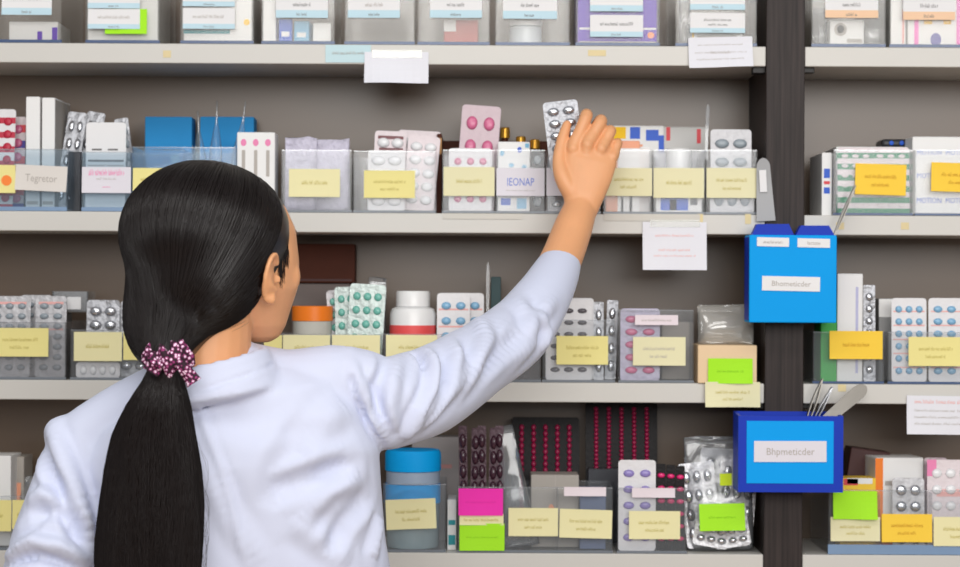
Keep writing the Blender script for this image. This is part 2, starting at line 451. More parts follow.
# ================================================================== TOP SHELF (A)
LA=lambda m=INK:[(.66,.5,.13,m),(.42,.34,.12,m),(.11,.2,.1,INK)]
LA1=lambda m=INK:[(.6,.62,.16,m),(.11,.2,.1,INK)]
def binA(label,x0,x1,cards,**kw):
    return storage_bin(label,'A',x0,x1,-42,m=CLEARA,edge=EDGEB,cards=cards,depth=.165,edgeh=.0045,group='clear bins on the top shelf',**kw)
binA('top shelf bin at the far left edge with white label and purple-tipped carton',-22,62,[(2,-14,52,15,WHITE,dict(strip=SKYB,lines=LA1()))])
carton('white carton with two purple marks in the far left top bin','A',9,58,22,.02,.09,CARTW,[(.58,.0,.68,.55,PURPLE),(.88,.0,.99,.75,PURPLE)])
binA('top shelf bin with two stacked white labels and lime note corner',86,160,[(105,9,147,34,LIME,dict(name='sticky_note')),(88,-14,140,8.5,WHITE,dict(strip=SKYB,lines=LA1(),lift=.0012)),(88,9,140,29,WHITE,dict(strip=SKYB,lines=LA1(INKL),lift=.0014))])
carton('plain white carton behind the lime-backed labels on the top shelf','A',88,158,-20,.012,.12,CARTW)
binA('top shelf bin with two white labels above a teal strip',181,254,[(183,-14,235,6.5,WHITE,dict(strip=SKYB,lines=LA1())),(183,8,235,29,WHITE,dict(strip=SKYB,lines=LA1(INKL),lift=.0006))])
carton('white carton with teal stripe and small yellow dot on the top shelf','A',184,252,-16,.012,.12,CARTW,[(.0,.155,.68,.22,TEAL),(.88,.30,.97,.41,AMBER,'o')])
binA('top shelf bin with one white label over blue and white sachets',262,335,[(276,-14,328,18,WHITE,dict(strip=SKYB,lines=LA()))])
for i,(a,b,m_) in enumerate(((279,292,BLUEP),(294,309,LBLUE),(313,331,CARTW))):
    carton(('narrow royal blue sachet box in the top bin','narrow pale blue sachet box in the top bin','small white sachet box beside the pale blue one')[i],'A',a,b,19+2*i,.022,.07,m_,[(.2,.3,.8,.5,CARTW)],yaw=(4,-3,5)[i],flap=False)
carton('tall white carton at left inside the sachet bin on top shelf','A',263,276,-10,.015,.1,CARTW)
binA('almost empty top shelf bin with one white label left of the red packet',345,415,[(348,-14,400,18,WHITE,dict(strip=SKYB,lines=LA(INKL)))])
binA('top shelf bin with one white label over a rust red packet',418,490,[(430,-14,482,18,WHITE,dict(strip=SKYB,lines=LA()))])
carton('rust red medicine packet in the top shelf bin','A',444,478,20,.03,.05,mat('rust_card',(176,46,26),.4,noise_amt=.15),[(.0,.55,.35,1,CARTW),(.05,.05,.95,.12,mat('dark_rust',(110,40,34),.5))],roll=0,flap=False)
binA('top shelf bin with one white label over a round white jar',496,570,[(503,-14,557,19,WHITE,dict(strip=SKYB,lines=LA()))])
lathe_thing('jar','round white jar with pale lid in the top shelf bin','jar','A',524,.045,[('jar_body',[(0,0),(.021,0),(.0235,.003),(.0235,.026),(.021,.029),(0,.029)],mat('milky_plastic',(214,220,226),.3),0),('lid',[(0,.0295),(.0238,.0295),(.0238,.046),(.022,.048),(0,.048)],PLASW,.02)])
binA('top shelf bin with two white labels over a purple carton',576,660,[(590,-14,643,11.5,WHITE,dict(strip=SKYB,lines=LA1())),(590,15,643,37,WHITE,dict(strip=SKYB,lines=LA1(),lift=.0006))])
carton('bright purple carton with white bands and orange dot','A',578,657,-24,.01,.12,PURPLE,[(.02,.22,.99,.25,WHITE),(.02,.0,.99,.05,CARTG),(.88,.095,.97,.19,ORANGE,'o')],group='cartons on the shelves')
binA('top shelf bin with two white labels just left of the dark upright',676,757,[(690,-14,745,10,WHITE,dict(strip=SKYB,lines=LA1())),(690,13,745,33,WHITE,dict(strip=SKYB,lines=LA(),lift=.0006))])
carton('white carton with grey print in the bin left of the upright','A',692,742,18,.02,.09,CARTW,[(.1,.3,.9,.4,INKL),(.1,.5,.7,.58,INKL),(-.0,.0,.04,.9,AMBER)])
pouch('crumpled clear pouch beside the white carton left of the upright','A',680,692,-5,.03,.03,seed=4)
binA('top shelf bin with peach-striped label just right of the upright',812,886,[(825,-14,878,18,WHITE,dict(strip=PEACH,lines=LA()))])
carton('white carton with printed grey pill in the top right bin','A',830,864,20,.022,.09,CARTW,[(.12,.4,.5,.9,INKL,'o'),(.2,.5,.42,.82,WHITE,'o'),(.5,.15,.95,.3,INKL)])
pouch('crinkled clear pouch at left in the top right bin','A',815,829,6,.03,.04,seed=9)
pouch('crinkled clear pouch at right in the top right bin','A',866,884,2,.03,.04,seed=12)
binA('top shelf bin with peach-striped label at the right edge',890,975,[(903,-14,955,20,WHITE,dict(strip=PEACH,lines=LA()))])
carton('white carton with pink side stripes and purple dot','A',908,962,-16,.012,.12,CARTW,[(.12,.0,.2,1,PINK),(.9,.0,1,1,PINK),(.42,-.0,.62,.22,VIOLET,'o'),(.3,.36,.45,.42,AMBER),(.66,.36,.8,.42,AMBER)],flap=False)
carton('slim white carton with faint pink print left of the pink striped one','A',891,906,-16,.015,.1,CARTW,[(.75,.05,.9,.6,INKR)],flap=False)

# ================================================================== SECOND SHELF (B)
def binB(label,x0,x1,yt,cards,**kw):
    kw.setdefault('m',CLEAR)
    return storage_bin(label,'B',x0,x1,yt,cards=cards,group='clear bins on the second shelf',**kw)
binB('blue tinted bin at the left edge with dotted yellow label and white label',-22,67,149,[(-12,165,15.5,193,YEL,dict(dots=((.68,.45,.0075,ORANGE),))),(15.5,165.5,67,191,mat('off_white_card',(224,218,212),.8),dict(tilt=2.5,text=[('Tegretor',.5,.42,INKL,.62)]))],m=CLEARB,edge=EDGEL,edgeh=.006,depth=.168)
blp('red and white striped blister strip leaning at the far left','B',-14,13,108,.045,2,7,FOILW,CRIMSON,lean=8,roll=0,prints=[(0,k/7,1,k/7+.06,CRIMSON) for k in range(7)],hy=.003)
blp('red and purple striped blister strip behind the white cartons','B',8,24,116,.075,1,6,FOILR,POCKP,lean=6,prints=[(0,k/6,1,k/6+.08,RED if k%2 else VIOLET) for k in range(6)],hy=.003)
carton('leftmost of two tall white cartons in the left bin','B',26,40,97,.035,.105,CARTW,[(.1,.05,.9,.08,INKL)],yaw=-1)
carton('second tall white carton, nearer the silver blisters','B',42,55,98,.035,.105,CARTW,[(.1,.05,.9,.08,INKL)],yaw=-1,side=CARTG)
blp('silver blister strip leaning right of the tall white cartons','B',54,73,109,.06,2,5,FOIL,POCKC,lean=12,roll=6)
blp('second silver blister strip standing behind the leaning one','B',68,86,108,.085,2,5,FOIL,POCKC,lean=8,roll=10)
carton('dark charcoal carton in the gap left of the pink-lettered label','B',68,81,152,.06,.08,DARKT,inbin=False)
binB('bin with pink-lettered white label',82,131,152,[(82,167,131,193,mat('lilac_white_card',(228,224,232),.8),dict(lines=[(.8,.72,.24,INKP),(.55,.4,.08,INKL)],text=[('—',.25,.3,INKP,.4)]))],m=CLEARB,edge=EDGEL,edgeh=.006)
blp('rounded white leaflet card with grey print above the pink-lettered label','B',85.5,125.5,122,.02,1,1,WHITE,WHITE,lean=3,fill=(.05,.01),hy=.001,prints=[(.15,.68,.4,.7,INK),(.55,.68,.8,.7,INK),(.06,.55,.95,.575,INK),(.06,.5,.95,.515,INKL),(.06,.455,.95,.48,INK)],name='leaflet_card',cat='card',group='leaflet cards')
binB('long blue tinted bin with yellow label right behind her hair',132.5,236,147,[(133,168,163,191,YEL,dict(lines=T2()))],m=CLEARB,edge=EDGEL,edgeh=.006,dividers=(184,),depth=.125)
carton('bright blue carton behind the bins, above her head','B',145,192,117,.135,.04,CARTB,[(.55,.5,.75,.62,LBLUE,'o')],inbin=False,bz=SHELF['B']+.003)
carton('second blue carton, right of the first, behind the syringe tips','B',200,254,117,.135,.04,CARTB,inbin=False,bz=SHELF['B']+.003)
blp('grey foil strip leaning left of the blue carton','B',126,140,115,.07,2,6,FOIL,POCKG,lean=10,roll=-9)
pouch('clear pouch under the blue carton in the long bin','B',140,182,148,.03,.05,m=CLEARB,seed=22)
for i,(x,yt,rl) in enumerate(((203,111,-3),(214,100,1),(232,100,7))):
    zb=base_z('B'); A=P(x,yt,.05); h=A.z-zb
    r=thing('dropper',('clear plastic dropper leaning left, leftmost of three','upright clear plastic dropper, middle of three','clear plastic dropper leaning right, third of three')[i],'dropper',(A.x,.05+.012*(i%2),zb),(0,math.radians(rl),0),'clear droppers in the long bin')
    MB().lathe([(0,0),(.006,0),(.009,.02),(.0095,h*.55),(.005,h*.72),(.002,h*.8)],CLEARB,16).build('bulb',r,smooth=True)
    MB().lathe([(.002,h*.79),(.0014,h*.9),(.001,h),(0,h)],CLEARP,10).build('tip',r,smooth=True)
carton('tall white carton with three pink dots','B',237,275,132.5,.012,.05,CARTW,[(a,.83,a+.15,.92,INKP,'o') for a in (.1,.42,.74)]+[(a+.03,.45,a+.12,.78,INKL) for a in (.1,.42,.74)],inbin=False)
binB('clear bin with plain yellow label of lilac packs',281.5,352,150,[(289,169,340,197,CREAM,dict(lines=T2()))],depth=.165)
LILAC=mat('lilac_speckle',(205,200,218),.45,noise_amt=.30,nscale=170,bump=(.8,.004))
for i,(a,b,t,yy,rl) in enumerate(((284,316,137,.014,0),(313,350,139,.03,-1),(296,338,143,.065,1))):
    pouch(('lilac speckled foil pack at left in its bin','lilac speckled foil pack at right in its bin','lilac speckled foil pack standing behind two others')[i],'B',a,b,t,yy,.03,m=LILAC,seed=100+i,roll=rl,name='foil_pack',cat='medicine pack',amp=.007)
binB('clear bin with bright yellow label of white oval blisters',353.5,436,151,[(364,170.5,415,198,YEL,dict(lines=T1()))],depth=.165)
first=blp('front white oval blister pack in the bright yellow label bin','B',368,405,150,.014,2,4,FOILW,POCKW,lean=2,fill=(.44,.36),hy=.006)
blp('tall white and maroon blister pack behind the bright yellow label','B',372,404,130,.04,2,5,FOILR,POCKW,lean=4,roll=2,prints=[(.1,.9,.9,.94,mat('maroon_print',(120,70,74),.5)),(.15,.75,.9,.79,mat('maroon_print',(120,70,74),.5))],fill=(.44,.36),hy=.006)
blp('white oval blister pack at right in the bright yellow label bin','B',402,434,134,.03,2,5,FOILR,POCKW,lean=4,roll=5,fill=(.44,.36),hy=.006)
blp('fourth white blister pack, rearmost in the bright yellow label bin','B',394,437,129,.06,2,5,FOILR,POCKW,lean=4,roll=3,fill=(.44,.36),hy=.006)
GOLDC=mat('gold_carton',(170,115,30),.35,noise_amt=.2)
carton('brown and gold carton in the gap between two yellow-labelled bins','B',437,441.8,134,.06,.1,BROWN,[(.0,.75,1,.95,GOLDC)],inbin=False)
binB('bin of pink tablets with pale yellow label',442.5,495,150,[(443.5,167,494.5,196,PALEY,dict(lines=T2()))],depth=.115)
blp('tilted blister strip of pink tablets standing tall over its bin','B',455,494,103,.035,2,4,FOILP,POCKP,lean=6,roll=4,fill=(.33,.3),hy=.005)
blp('lower blister strip of faint pink tablets in front','B',449,492,148,.014,3,3,FOILW,POCKP,lean=2,fill=(.3,.2),hy=.003)
binB('bin with white label lettered in blue',495.8,545,150,[(496.5,168,544.5,196,mat('lilac_white_card',(228,224,232),.8),dict(text=[('IEONAP',.5,.40,INKB,.56)],lines=[(.2,.6,.05,INKL)]))],depth=.115)
carton('white carton speckled with blue dots over the blue lettered label','B',498,530,142,.015,.03,CARTW,[(.06,.80,.2,.88,LBLUE,'o'),(.6,.85,.75,.93,BLUEP,'o'),(.35,.64,.5,.7,LBLUE,'o'),(.75,.6,.9,.68,LBLUE,'o'),(.85,.92,.97,.98,LBLUE),(.1,.1,.4,.2,BLUEP),(.6,.05,.9,.2,LBLUE)])
blp('dark foil strip beside the blue dotted carton','B',531,544,149,.03,1,4,FOILD,POCKG,lean=3)
for i,(x,t) in enumerate(((504,126),(520,135),(534,138))):
    A=P(x,t,.13); zb=base_z('B'); h=A.z-zb
    lathe_thing('vial',('brown glass vial with gold cap behind the pink tablets','brown glass vial with gold cap, middle of three','brown glass vial with gold cap nearest the held strip')[i],'vial','B',x,.13,[('vial_body',[(0,0),(.009,0),(.009,h*.72),(.005,h*.84),(.005,h*.88),(0,h*.88)],BROWN,0),('cap',[(0,h*.88),(.0075,h*.88),(.0075,h*.985),(.006,h),(0,h)],mat('gold_cap',(215,160,60),.3,metal=.7),.03)],group='brown vials behind the second shelf bins',inbin=False)
carton('dark brown carton lying behind the vials','B',440,548,141,.155,.03,BROWN,[(.2,.9,.8,.96,GOLDC)],inbin=False)
binB('bin behind the reaching hand with pale pink label',545.8,601,151,[(546.5,168,600,196,mat('lilac_white_card',(228,224,232),.8),dict(lines=[(.6,.7,.14,INKP)]))],depth=.165)
blp('silver blister strip inside the bin behind her wrist','B',548,580,154,.04,2,5,FOIL,POCKC,lean=3)
binB('bin of white and orange packs with pale label right of the hand',603.5,652,150,[(605,168,652,196,PALEY,dict(lines=T1()))],depth=.112)
carton('orange and white packet in the bin right of the hand','B',606,640,141,.02,.03,SALMON,[(.35,0,1,.9,CARTW),(.45,.0,.52,.3,INKL),(.7,0,.78,.3,INKL)])
carton('slim white packet behind the orange and white one','B',634,650,147,.035,.05,CARTW)
binB('bin with long pale label and white pouch in the row',653,705,150,[(653.5,168,704,198,PALEY,dict(lines=T2()))],depth=.112)
carton('low carton printed blue and white at the bottom of the pouch bin','B',656,702,186,.014,.04,CARTW,[(.1,.1,.7,.8,BLUEP),(.3,.1,.45,.5,DARKT),(.75,.3,.9,.6,DARKT)])
pouch('puffy white pouch in the long pale label bin','B',656,700,150,.06,.05,m=clear('milky_film',(.9,.9,.92),.45,.3,(235,235,240)),seed=31)
lathe_thing('jar','small white jar standing in the long pale label bin','jar','B',678,.075,[('jar_body',[(0,0),(.017,0),(.018,.002),(.018,.075),(0,.075)],PLASW,0),('lid',[(0,.075),(.0185,.075),(.0185,.094),(.017,.096),(0,.096)],PLASW,.02)])
carton('long white carton with orange and blue squares behind the hand','B',611,664,126,.12,.03,CARTW,[(.05,.86,.28,.99,AMBER),(.36,.86,.55,.99,BLUEP),(.66,.84,.9,.96,BLUEP),(.0,.7,.6,.8,SALMON),(.9,.7,1,.9,BLUEP)],inbin=False)
carton('white carton with blue squares and red marks','B',655,706,127,.125,.03,mat('grey_white_card',(205,203,200),.5),[(.02,.55,.18,.78,BLUEP),(.3,.6,.45,.76,BLUEP),(.5,.6,.66,.76,BLUEP),(.22,.85,.3,1,RED),(.82,.82,.9,.98,RED)],inbin=False)
binB('bin with pale label and grey tablets at the end of the row',706,757,150,[(706.5,168,757,198,PALEY,dict(lines=T1()))],depth=.165)
blp('blister strip of grey oval tablets at the end of the row','B',711,752,129,.03,2,4,FOILM,POCKG,lean=3,fill=(.4,.26),hy=.005)
blp('low silver strip in front of the grey oval tablets','B',710,754,184,.014,3,1,FOILM,POCKG,lean=1,fill=(.4,.3),hy=.004)
blp('silver foil scrap leaning behind the end bin','B',758,768,138,.09,1,4,FOIL,POCKC,lean=10,roll=9,inbin=False)
def strip_thing(name,label,cat,pa,pb,ya,yb,w0,w1,m,th=.001,group=None,parts=None):
    """flat tapered strip between two points (a blade, spatula or divider)"""
    A=P(pa[0],pa[1],ya);B=P(pb[0],pb[1],yb); r=thing(name,label,cat,A,group=group)
    t=(B-A); L=t.length; t.normalize(); u=t.cross(Vector((0,1,0))).normalized(); n=u.cross(t)
    rs=[]
    K=48
    for i in range(K+1):
        s=i/K; w=w0+(w1-w0)*s
        if s>.86: w*=math.sqrt(max(.02,1-((s-.86)/.14)**2))
        c=t*(s*L)+n*(.002*math.sin(s*3))
        rs.append([c-u*w-n*th,c+u*w-n*th,c+u*w+n*th,c-u*w+n*th])
    MB().rings(rs,m).build(parts or 'blade',r)
    return r
strip_thing('plastic_divider','thin clear divider sheet standing up between the last two bins','divider',(706,160),(708,104),.03,.05,.002,.0025,CLEARP,.0008)
r=strip_thing('counting_spatula','grey translucent counting spatula leaning at the end of the row','spatula',(766,221),(763,158),-.008,-.005,.0135,.009,mat('grey_plastic',(150,150,152),.35),.0012)
card(r,759.5,170,766.5,192,-.0085,WHITE,tilt=-3,curl=0)
# right bay
carton('slim white carton with blue print beside the upright','B',822,832,153,.02,.11,CARTW,[(.2,.6,.8,.75,BLUEP),(.2,.5,.8,.55,RED),(.2,.35,.8,.45,BLUEP)],inbin=False)
binB('right bay bin of green striped packs with golden label',833.5,913,150,[(855,164,906,195,GOLD,dict(lines=T1(mat('ochre_ink',(200,150,30),.8)),tilt=1.5,lift=.001))],edge=EDGEB,depth=.168,m=CLEAR)
gs=[(0,k/6+.0,1,k/6+.085,GREENP) for k in range(6)]
blp('front green striped blister pack behind the golden label','B',838,874,147,.016,3,6,FOILR,FOILR,lean=3,prints=gs,hy=.0012,fill=(.34,.2))
blp('second green striped blister pack, right of the front one','B',873,910,147,.018,3,6,FOILR,FOILR,lean=3,prints=gs,hy=.0012,fill=(.34,.2))
carton('green and white checked carton standing at the back of the golden label bin','B',836,908,147,.05,.1,CARTW,[(k/5,0,k/5+.1,.3,GREENP) for k in range(5)]+[(0,.8,1,.92,GREENP)],side=CARTG)
binB('right edge bin of blue printed packs with golden label',915,985,150,[(931,163,986,192,GOLD,dict(lines=T1(mat('ochre_ink',(200,150,30),.8)),tilt=1.5,lift=.001))],edge=EDGEB,depth=.168,m=CLEAR)
carton('white carton printed with rows of blue lettering','B',912.5,975,137,.018,.12,CARTW,[],text=[('MOTION  MOTION',.80,.09,INKB,.85),('MOTION  MOTION',.5,.09,INKB,.85),('MOTION  MOTION',.18,.1,BLUEP,.85)])
r=thing('eyeglass_case','black case with blue studs lying on top of the packs','case',P(905,144.5,.09),(0,0,0))
zz=max(P(905,147,.05).z+.001,0)-P(905,144.5,.09).z
MB().box(-.038,.05,-.02,.03,zz,zz+.012,mat('black_case',(20,22,30),.4),bevel=.004).build('case_body',r)
for k in range(4): MB().ball((-.024+.015*k,-.021,zz+.006),(.0035,.0016,.0035),BLUEP if k!=2 else PLASW).build('stud',r)

# ================================================================== THIRD SHELF (C)
def binC(label,x0,x1,yt,cards,**kw): 
    kw.setdefault('m',CLEAR)
    return storage_bin(label,'C',x0,x1,yt,cards=cards,group='clear bins on the third shelf',**kw)
binC('smoky bin at the left edge with yellow label of grey blisters',-22,66,322,[(-8,328,48.5,356.5,YEL,dict(lines=T1()))],m=SMOKE,depth=.165)
g=blp('grey blister pack at the left edge, first in its smoky bin','C',-12,30,296,.02,3,7,FOILM,POCKG,lean=3,fill=(.34,.3),prints=[(.1,.9,.9,.93,INKR),(.1,.58,.9,.6,INKR)])
blp('grey blister pack right of the first one in the smoky bin','C',35,66,296,.025,2,7,FOILM,POCKG,lean=3,fill=(.34,.3),prints=[(.1,.9,.9,.93,INKR),(.1,.58,.9,.6,INKR)])
blp('third grey blister pack at the back of the smoky bin','C',20,52,295,.06,2,7,FOILM,POCKG,lean=3,fill=(.34,.3))
r=thing('clear_cover','clear plastic lid with white sticker resting on the smoky bin','cover',P(70,312,.06))
tub(.052,.03,.06,.03,CLEARP).build('lid_shell',r); MB().box(-.004,.016,-.0012,-.0006,.004,.022,WHITE).build('sticker',r)
carton('plain grey carton under the clear lid','C',52,64,313,.062,.06,mat('dull_grey_card',(150,150,150),.6))
binC('clear bin with two yellow labels left of her ponytail',70.5,152,330,[(74,332,122,361,CREAM,dict(lines=T2())),(123.5,332,147,360,YEL,dict(lines=T2()))],dividers=(123,),depth=.165)
blp('shiny silver blister strip in the two-label bin','C',86,119,300,.02,2,5,FOIL,POCKC,lean=4,fill=(.42,.36),hy=.006)
blp('second shiny silver blister strip partly behind her hair','C',117,150,301,.03,2,5,FOIL,POCKC,lean=4,roll=2,fill=(.42,.36),hy=.006)
blp('low white blister at the bottom of the two-label bin','C',76,120,362,.012,4,1,FOILW,POCKW,lean=1,hy=.004)
carton('dark brown carton standing against the back panel by her face','C',290,355,244,.14,.045,BROWN,[(.05,.05,.95,.1,MAROON)],inbin=False,lift=P(321,284,.135).z-SHELF['C']+.0012)
carton('grey carton under the dark brown one','C',292,350,284,.135,.05,mat('taupe_card',(118,106,102),.6),inbin=False)
binC('clear bin behind her shoulder with three yellow labels',262,381,334,[(264,335,282,352,YEL),(283,335,330,360,CREAM,dict(lines=T2())),(332,335,380,360,CREAM,dict(lines=T2()))],dividers=(331,),depth=.125)
def lidjar():
    yb=.04; zb=base_z('C'); r0=(333-292)/2*(D0+yb)/F; h=P(312,306,yb).z-zb; s=P(312,321,yb).z-zb
    return lathe_thing('jar','clear jar with flat orange lid beside her cheek','jar','C',312.5,yb,[('jar_body',[(0,0),(r0*.92,0),(r0*.95,.003),(r0*.95,s),(0,s)],clear('frosted_jar',(.92,.92,.9),.7,.2,(236,233,222)),0),('lid',[(0,s+.0005),(r0,s+.0005),(r0,h-.001),(r0*.97,h),(0,h)],ORANGE,.015)])
lidjar()
b1=blp('front minty green blister strip of the leaning bundle','C',345,381,283,.022,3,6,FOILT,POCKT,lean=5,roll=3,fill=(.38,.3))
blp('second minty blister strip fanned left in the bundle','C',337,369,286,.032,3,6,FOILT,POCKT,lean=5,roll=-2,fill=(.38,.3))
blp('rearmost minty blister strip at the left of the bundle','C',333,362,288,.042,3,6,FOILM,POCKT,lean=5,roll=-5,fill=(.38,.3))
pouch('clear pouch corner sticking up behind the minty bundle','C',368,386,277,.07,.02,seed=44)
binC('clear bin with yellow label under the white pill bottle',383,482,334,[(386,335,437,360,CREAM,dict(lines=T2()))],dividers=(441,),depth=.165)
def pillbottle():
    yb=.045; zb=base_z('C'); k=(D0+yb)/F; r0=23*k; z=lambda py:P(413,py,yb).z-zb
    return lathe_thing('pill_bottle','white pill bottle with ribbed cap and red band label','bottle','C',413,yb,[('bottle_body',[(0,0),(r0*.96,0),(r0,.003),(r0,z(314)),(r0*.92,z(309)),(r0*.7,z(306.5)),(0,z(306.5))],PLASW,0),('band_label',[(r0*1.005,z(352)),(r0*1.012,z(352)),(r0*1.012,z(325)),(r0*1.005,z(325))],mat('coral_label',(238,84,84),.5),0),('cap',[(0,z(306.4)),(17*k,z(306.4)),(17*k,z(292.5)),(16*k,z(291)),(0,z(291))],PLASW,.02)])
pillbottle()
blp('blue and pink spotted blister pack right of the pill bottle','C',437,470,293,.03,2,5,FOILW,POCKB,lean=4,fill=(.34,.26),prints=[(.05,k/5+.0,.95,k/5+.02,INKR) for k in range(1,5)])
blp('second blue and pink blister pack behind the sleeve','C',452,484,293,.04,2,5,FOILW,POCKB,lean=4,fill=(.34,.26),prints=[(.05,k/5+.0,.95,k/5+.02,INKR) for k in range(1,5)])
strip_thing('plastic_divider','tall clear divider sheet rising behind the raised sleeve','divider',(487,378),(488,262),.04,.05,.002,.0025,SMOKE,.0006)
carton('dark teal carton just behind the raised sleeve','C',491,501,277,.09,.05,mat('dark_teal_card',(36,70,74),.5))
binC('low empty bin under the raised sleeve',487,541,345,[],m=SMOKE,depth=.165)
binC('bin of white and grey blisters with bright yellow label',542.5,615,320,[(556.5,336,608,364.5,YEL,dict(lines=T1()))],depth=.165)
blp('front white blister pack with grey ovals','C',546,592,300,.016,3,6,FOILW,POCKD,lean=3,fill=(.36,.22),hy=.004)
blp('second white blister pack with grey ovals, just behind','C',556,594,298,.03,3,6,FOILW,POCKD,lean=3,fill=(.36,.22),hy=.004)
blp('shiny foil strip standing right of the grey oval packs','C',594,604,302,.03,1,4,FOIL,POCKC,lean=4)
blp('second shiny foil strip, narrow, beside the first','C',605,616,300,.045,1,4,FOIL,POCKC,lean=5,roll=2)
binC('smoky square bin of pink tablets with cream label',619,694,310,[(635,315,678,325,mat('pinkish_white_card',(235,222,228),.7),dict(lines=[(.5,.7,.25,INKL)],name='tag_card')),(633,337,685.5,365.5,PALEY,dict(lines=T1(INKL)))],m=CLEAR,depth=.165)
blp('white blister pack of pink square tablets','C',620.5,660,308.5,.012,2,5,FOILL,POCKP,lean=1,fill=(.36,.28),hy=.004)
carton('dull grey carton inside the pink tablet bin','C',662,690,322,.06,.08,mat('warm_grey_card',(150,142,134),.6))
# cream open carton with pouch
cb=carton('cream open carton holding a clear pouch at the end of the shelf','C',698,757,345,-.004,.10,CARTC,inbin=False,group='cartons on the shelves',flap=False)
card(cb,705,382,760,407,-.008,PALEY,lines=T1(),curl=.004); card(cb,708,358.5,752.5,383.5,-.0065,LIME,name='sticky_note',curl=.003,lines=[(.5,.6,.1,mat('dark_lime',(140,200,20),.8))])
pouch('big clear crinkled pouch rising out of the cream carton','C',699,756,305,.03,.04,m=clear('silvery_film',(.93,.93,.93),.45,.5,(225,222,215)),seed=51,amp=.012,lift=.0525)
# right bay
binC('right bay bin of green and white cartons with golden label',813,884,332,[(829.5,331,882.5,359,GOLD,dict(lines=T2(mat('ochre_ink',(200,150,30),.8)),lift=.001))],edge=EDGEB,depth=.168)
carton('narrow grass green carton against the white one','C',821,837,300,.02,.06,GREEN)
carton('tall plain white carton beside the green one','C',837.5,863,274,.018,.06,CARTW,[(.72,.08,.82,.88,mat('lavender_print',(190,190,225),.6))],flap=True)
blp('narrow silver blister strip right of the tall white carton','C',864,876,285,.035,1,7,FOIL,POCKC,lean=3)
binC('right edge bin of blue spotted blisters with pale yellow label',888,985,332,[(908.5,337,962,366,YEL,dict(lines=T1()))],edge=EDGEB,depth=.168)
blp('left blue spotted blister pack in the right edge bin','C',892,927,298,.016,3,6,FOILW,POCKB,lean=2,fill=(.34,.28),prints=[(.05,k/6,.95,k/6+.015,INKR) for k in range(1,6)])
blp('right blue spotted blister pack at the picture edge','C',929,975,298,.018,3,6,FOILW,POCKB,lean=2,fill=(.34,.28),prints=[(.05,k/6,.95,k/6+.015,INKR) for k in range(1,6)])
carton('grey carton with white top behind the blue spotted blisters','C',879,912,299,.06,.08,mat('dull_grey_card',(150,150,150),.6),[(.0,.78,1,1,CARTW)])

# ================================================================== LOWEST SHELF (D)
def binD(label,x0,x1,yt,cards,**kw): 
    kw.setdefault('m',CLEAR)
    return storage_bin(label,'D',x0,x1,yt,cards=cards,group='clear bins on the lowest shelf',**kw)
binD('bottom left bin with two yellow labels by her elbow',-25,34,496,[(-22,500,11.5,531,YEL,dict(lines=T2())),(12.5,500,33,529,YEL,dict(lines=T2()))],depth=.165)
carton('stack of white carton at the bottom left edge','D',-18,11,456,.03,.07,CARTW,[(.1,.2,.9,.25,INKL)])
carton('smaller white carton with brown print behind it','D',10,24,457,.07,.06,CARTG,[(.2,.5,.8,.7,SALMON)])
pouch('clear pouch beside the bottom left cartons','D',16,33,478,.05,.05,seed=61)
binD('bin around the blue lidded tub with tilted cream label',383,446,484,[(386,499,436,529,CREAM,dict(lines=T1(),tilt=-2.5))],depth=.122)
def tubjar():
    yb=.055; zb=base_z('D'); k=(D0+yb)/F; r0=28*k; z=lambda py:P(414,py,yb).z-zb
    return lathe_thing('tub_jar','clear tub with ribbed bright blue lid','tub','D',414,yb,[('tub_body',[(0,0),(r0*.9,0),(r0*.93,.003),(r0*.95,z(500)),(0,z(500))],clear('aqua_tub',(.85,.95,.97),.55,.2,(205,228,234)),0),('blue_band',[(r0*.97,z(502)),(r0*.98,z(502)),(r0*.98,z(483)),(r0*.97,z(483)),(0,z(483.2)),],CARTLB,0),('collar_ring',[(0,z(482.6)),(r0*.96,z(482.6)),(r0*.96,z(470.5)),(0,z(470.5))],mat('grey_ring',(170,185,205),.4),0),('lid',[(0,z(470)),(r0*1.0,z(470)),(r0*1.0,z(453)),(r0*.94,z(449.5)),(0,z(449))],CARTLB,.02)])
tubjar()
carton('white carton with red stripe inside the bin by the tub','D',447.6,456.4,500,.03,.08,CARTW,[(.1,.1,.9,.3,TEAL),(.1,.5,.9,.6,TEAL)],inbin=False)
carton('pale grey carton behind the blue lidded tub','D',412,462,437,.13,.05,mat('pale_grey_card',(190,182,180),.6),[(.1,.7,.8,.74,INKR)],inbin=False)
binD('long bin with magenta and lime notes and two cream labels',457.5,613,487,[(459.5,514,503.5,525,CREAM,dict(lines=[(.5,.8,.3,INKY)])),(508.5,508,558,536,CREAM,dict(lines=T1())),(559.5,509.5,612,538,CREAM,dict(lines=T1(),tilt=1.5)),(564,487,606,496,mat('pinkish_white_card',(235,222,228),.7),dict(name='tag_card')),(458.5,488.5,503,515.5,MAGENTA,dict(name='sticky_note',label='magenta sticky note',lift=.0008,lines=[(.5,.7,.06,mat('dark_magenta',(225,30,160),.7))])),(459.5,523.5,504.5,550.5,LIME,dict(name='sticky_note',label='lime green sticky note',lift=.0008,lines=[(.5,.7,.06,mat('dark_lime',(140,200,20),.8))]))],dividers=(506,558),depth=.112)
PLUM=mat('plum_foil',(74,50,60),.35,metal=.3,bump=(.5,.003),nscale=90)
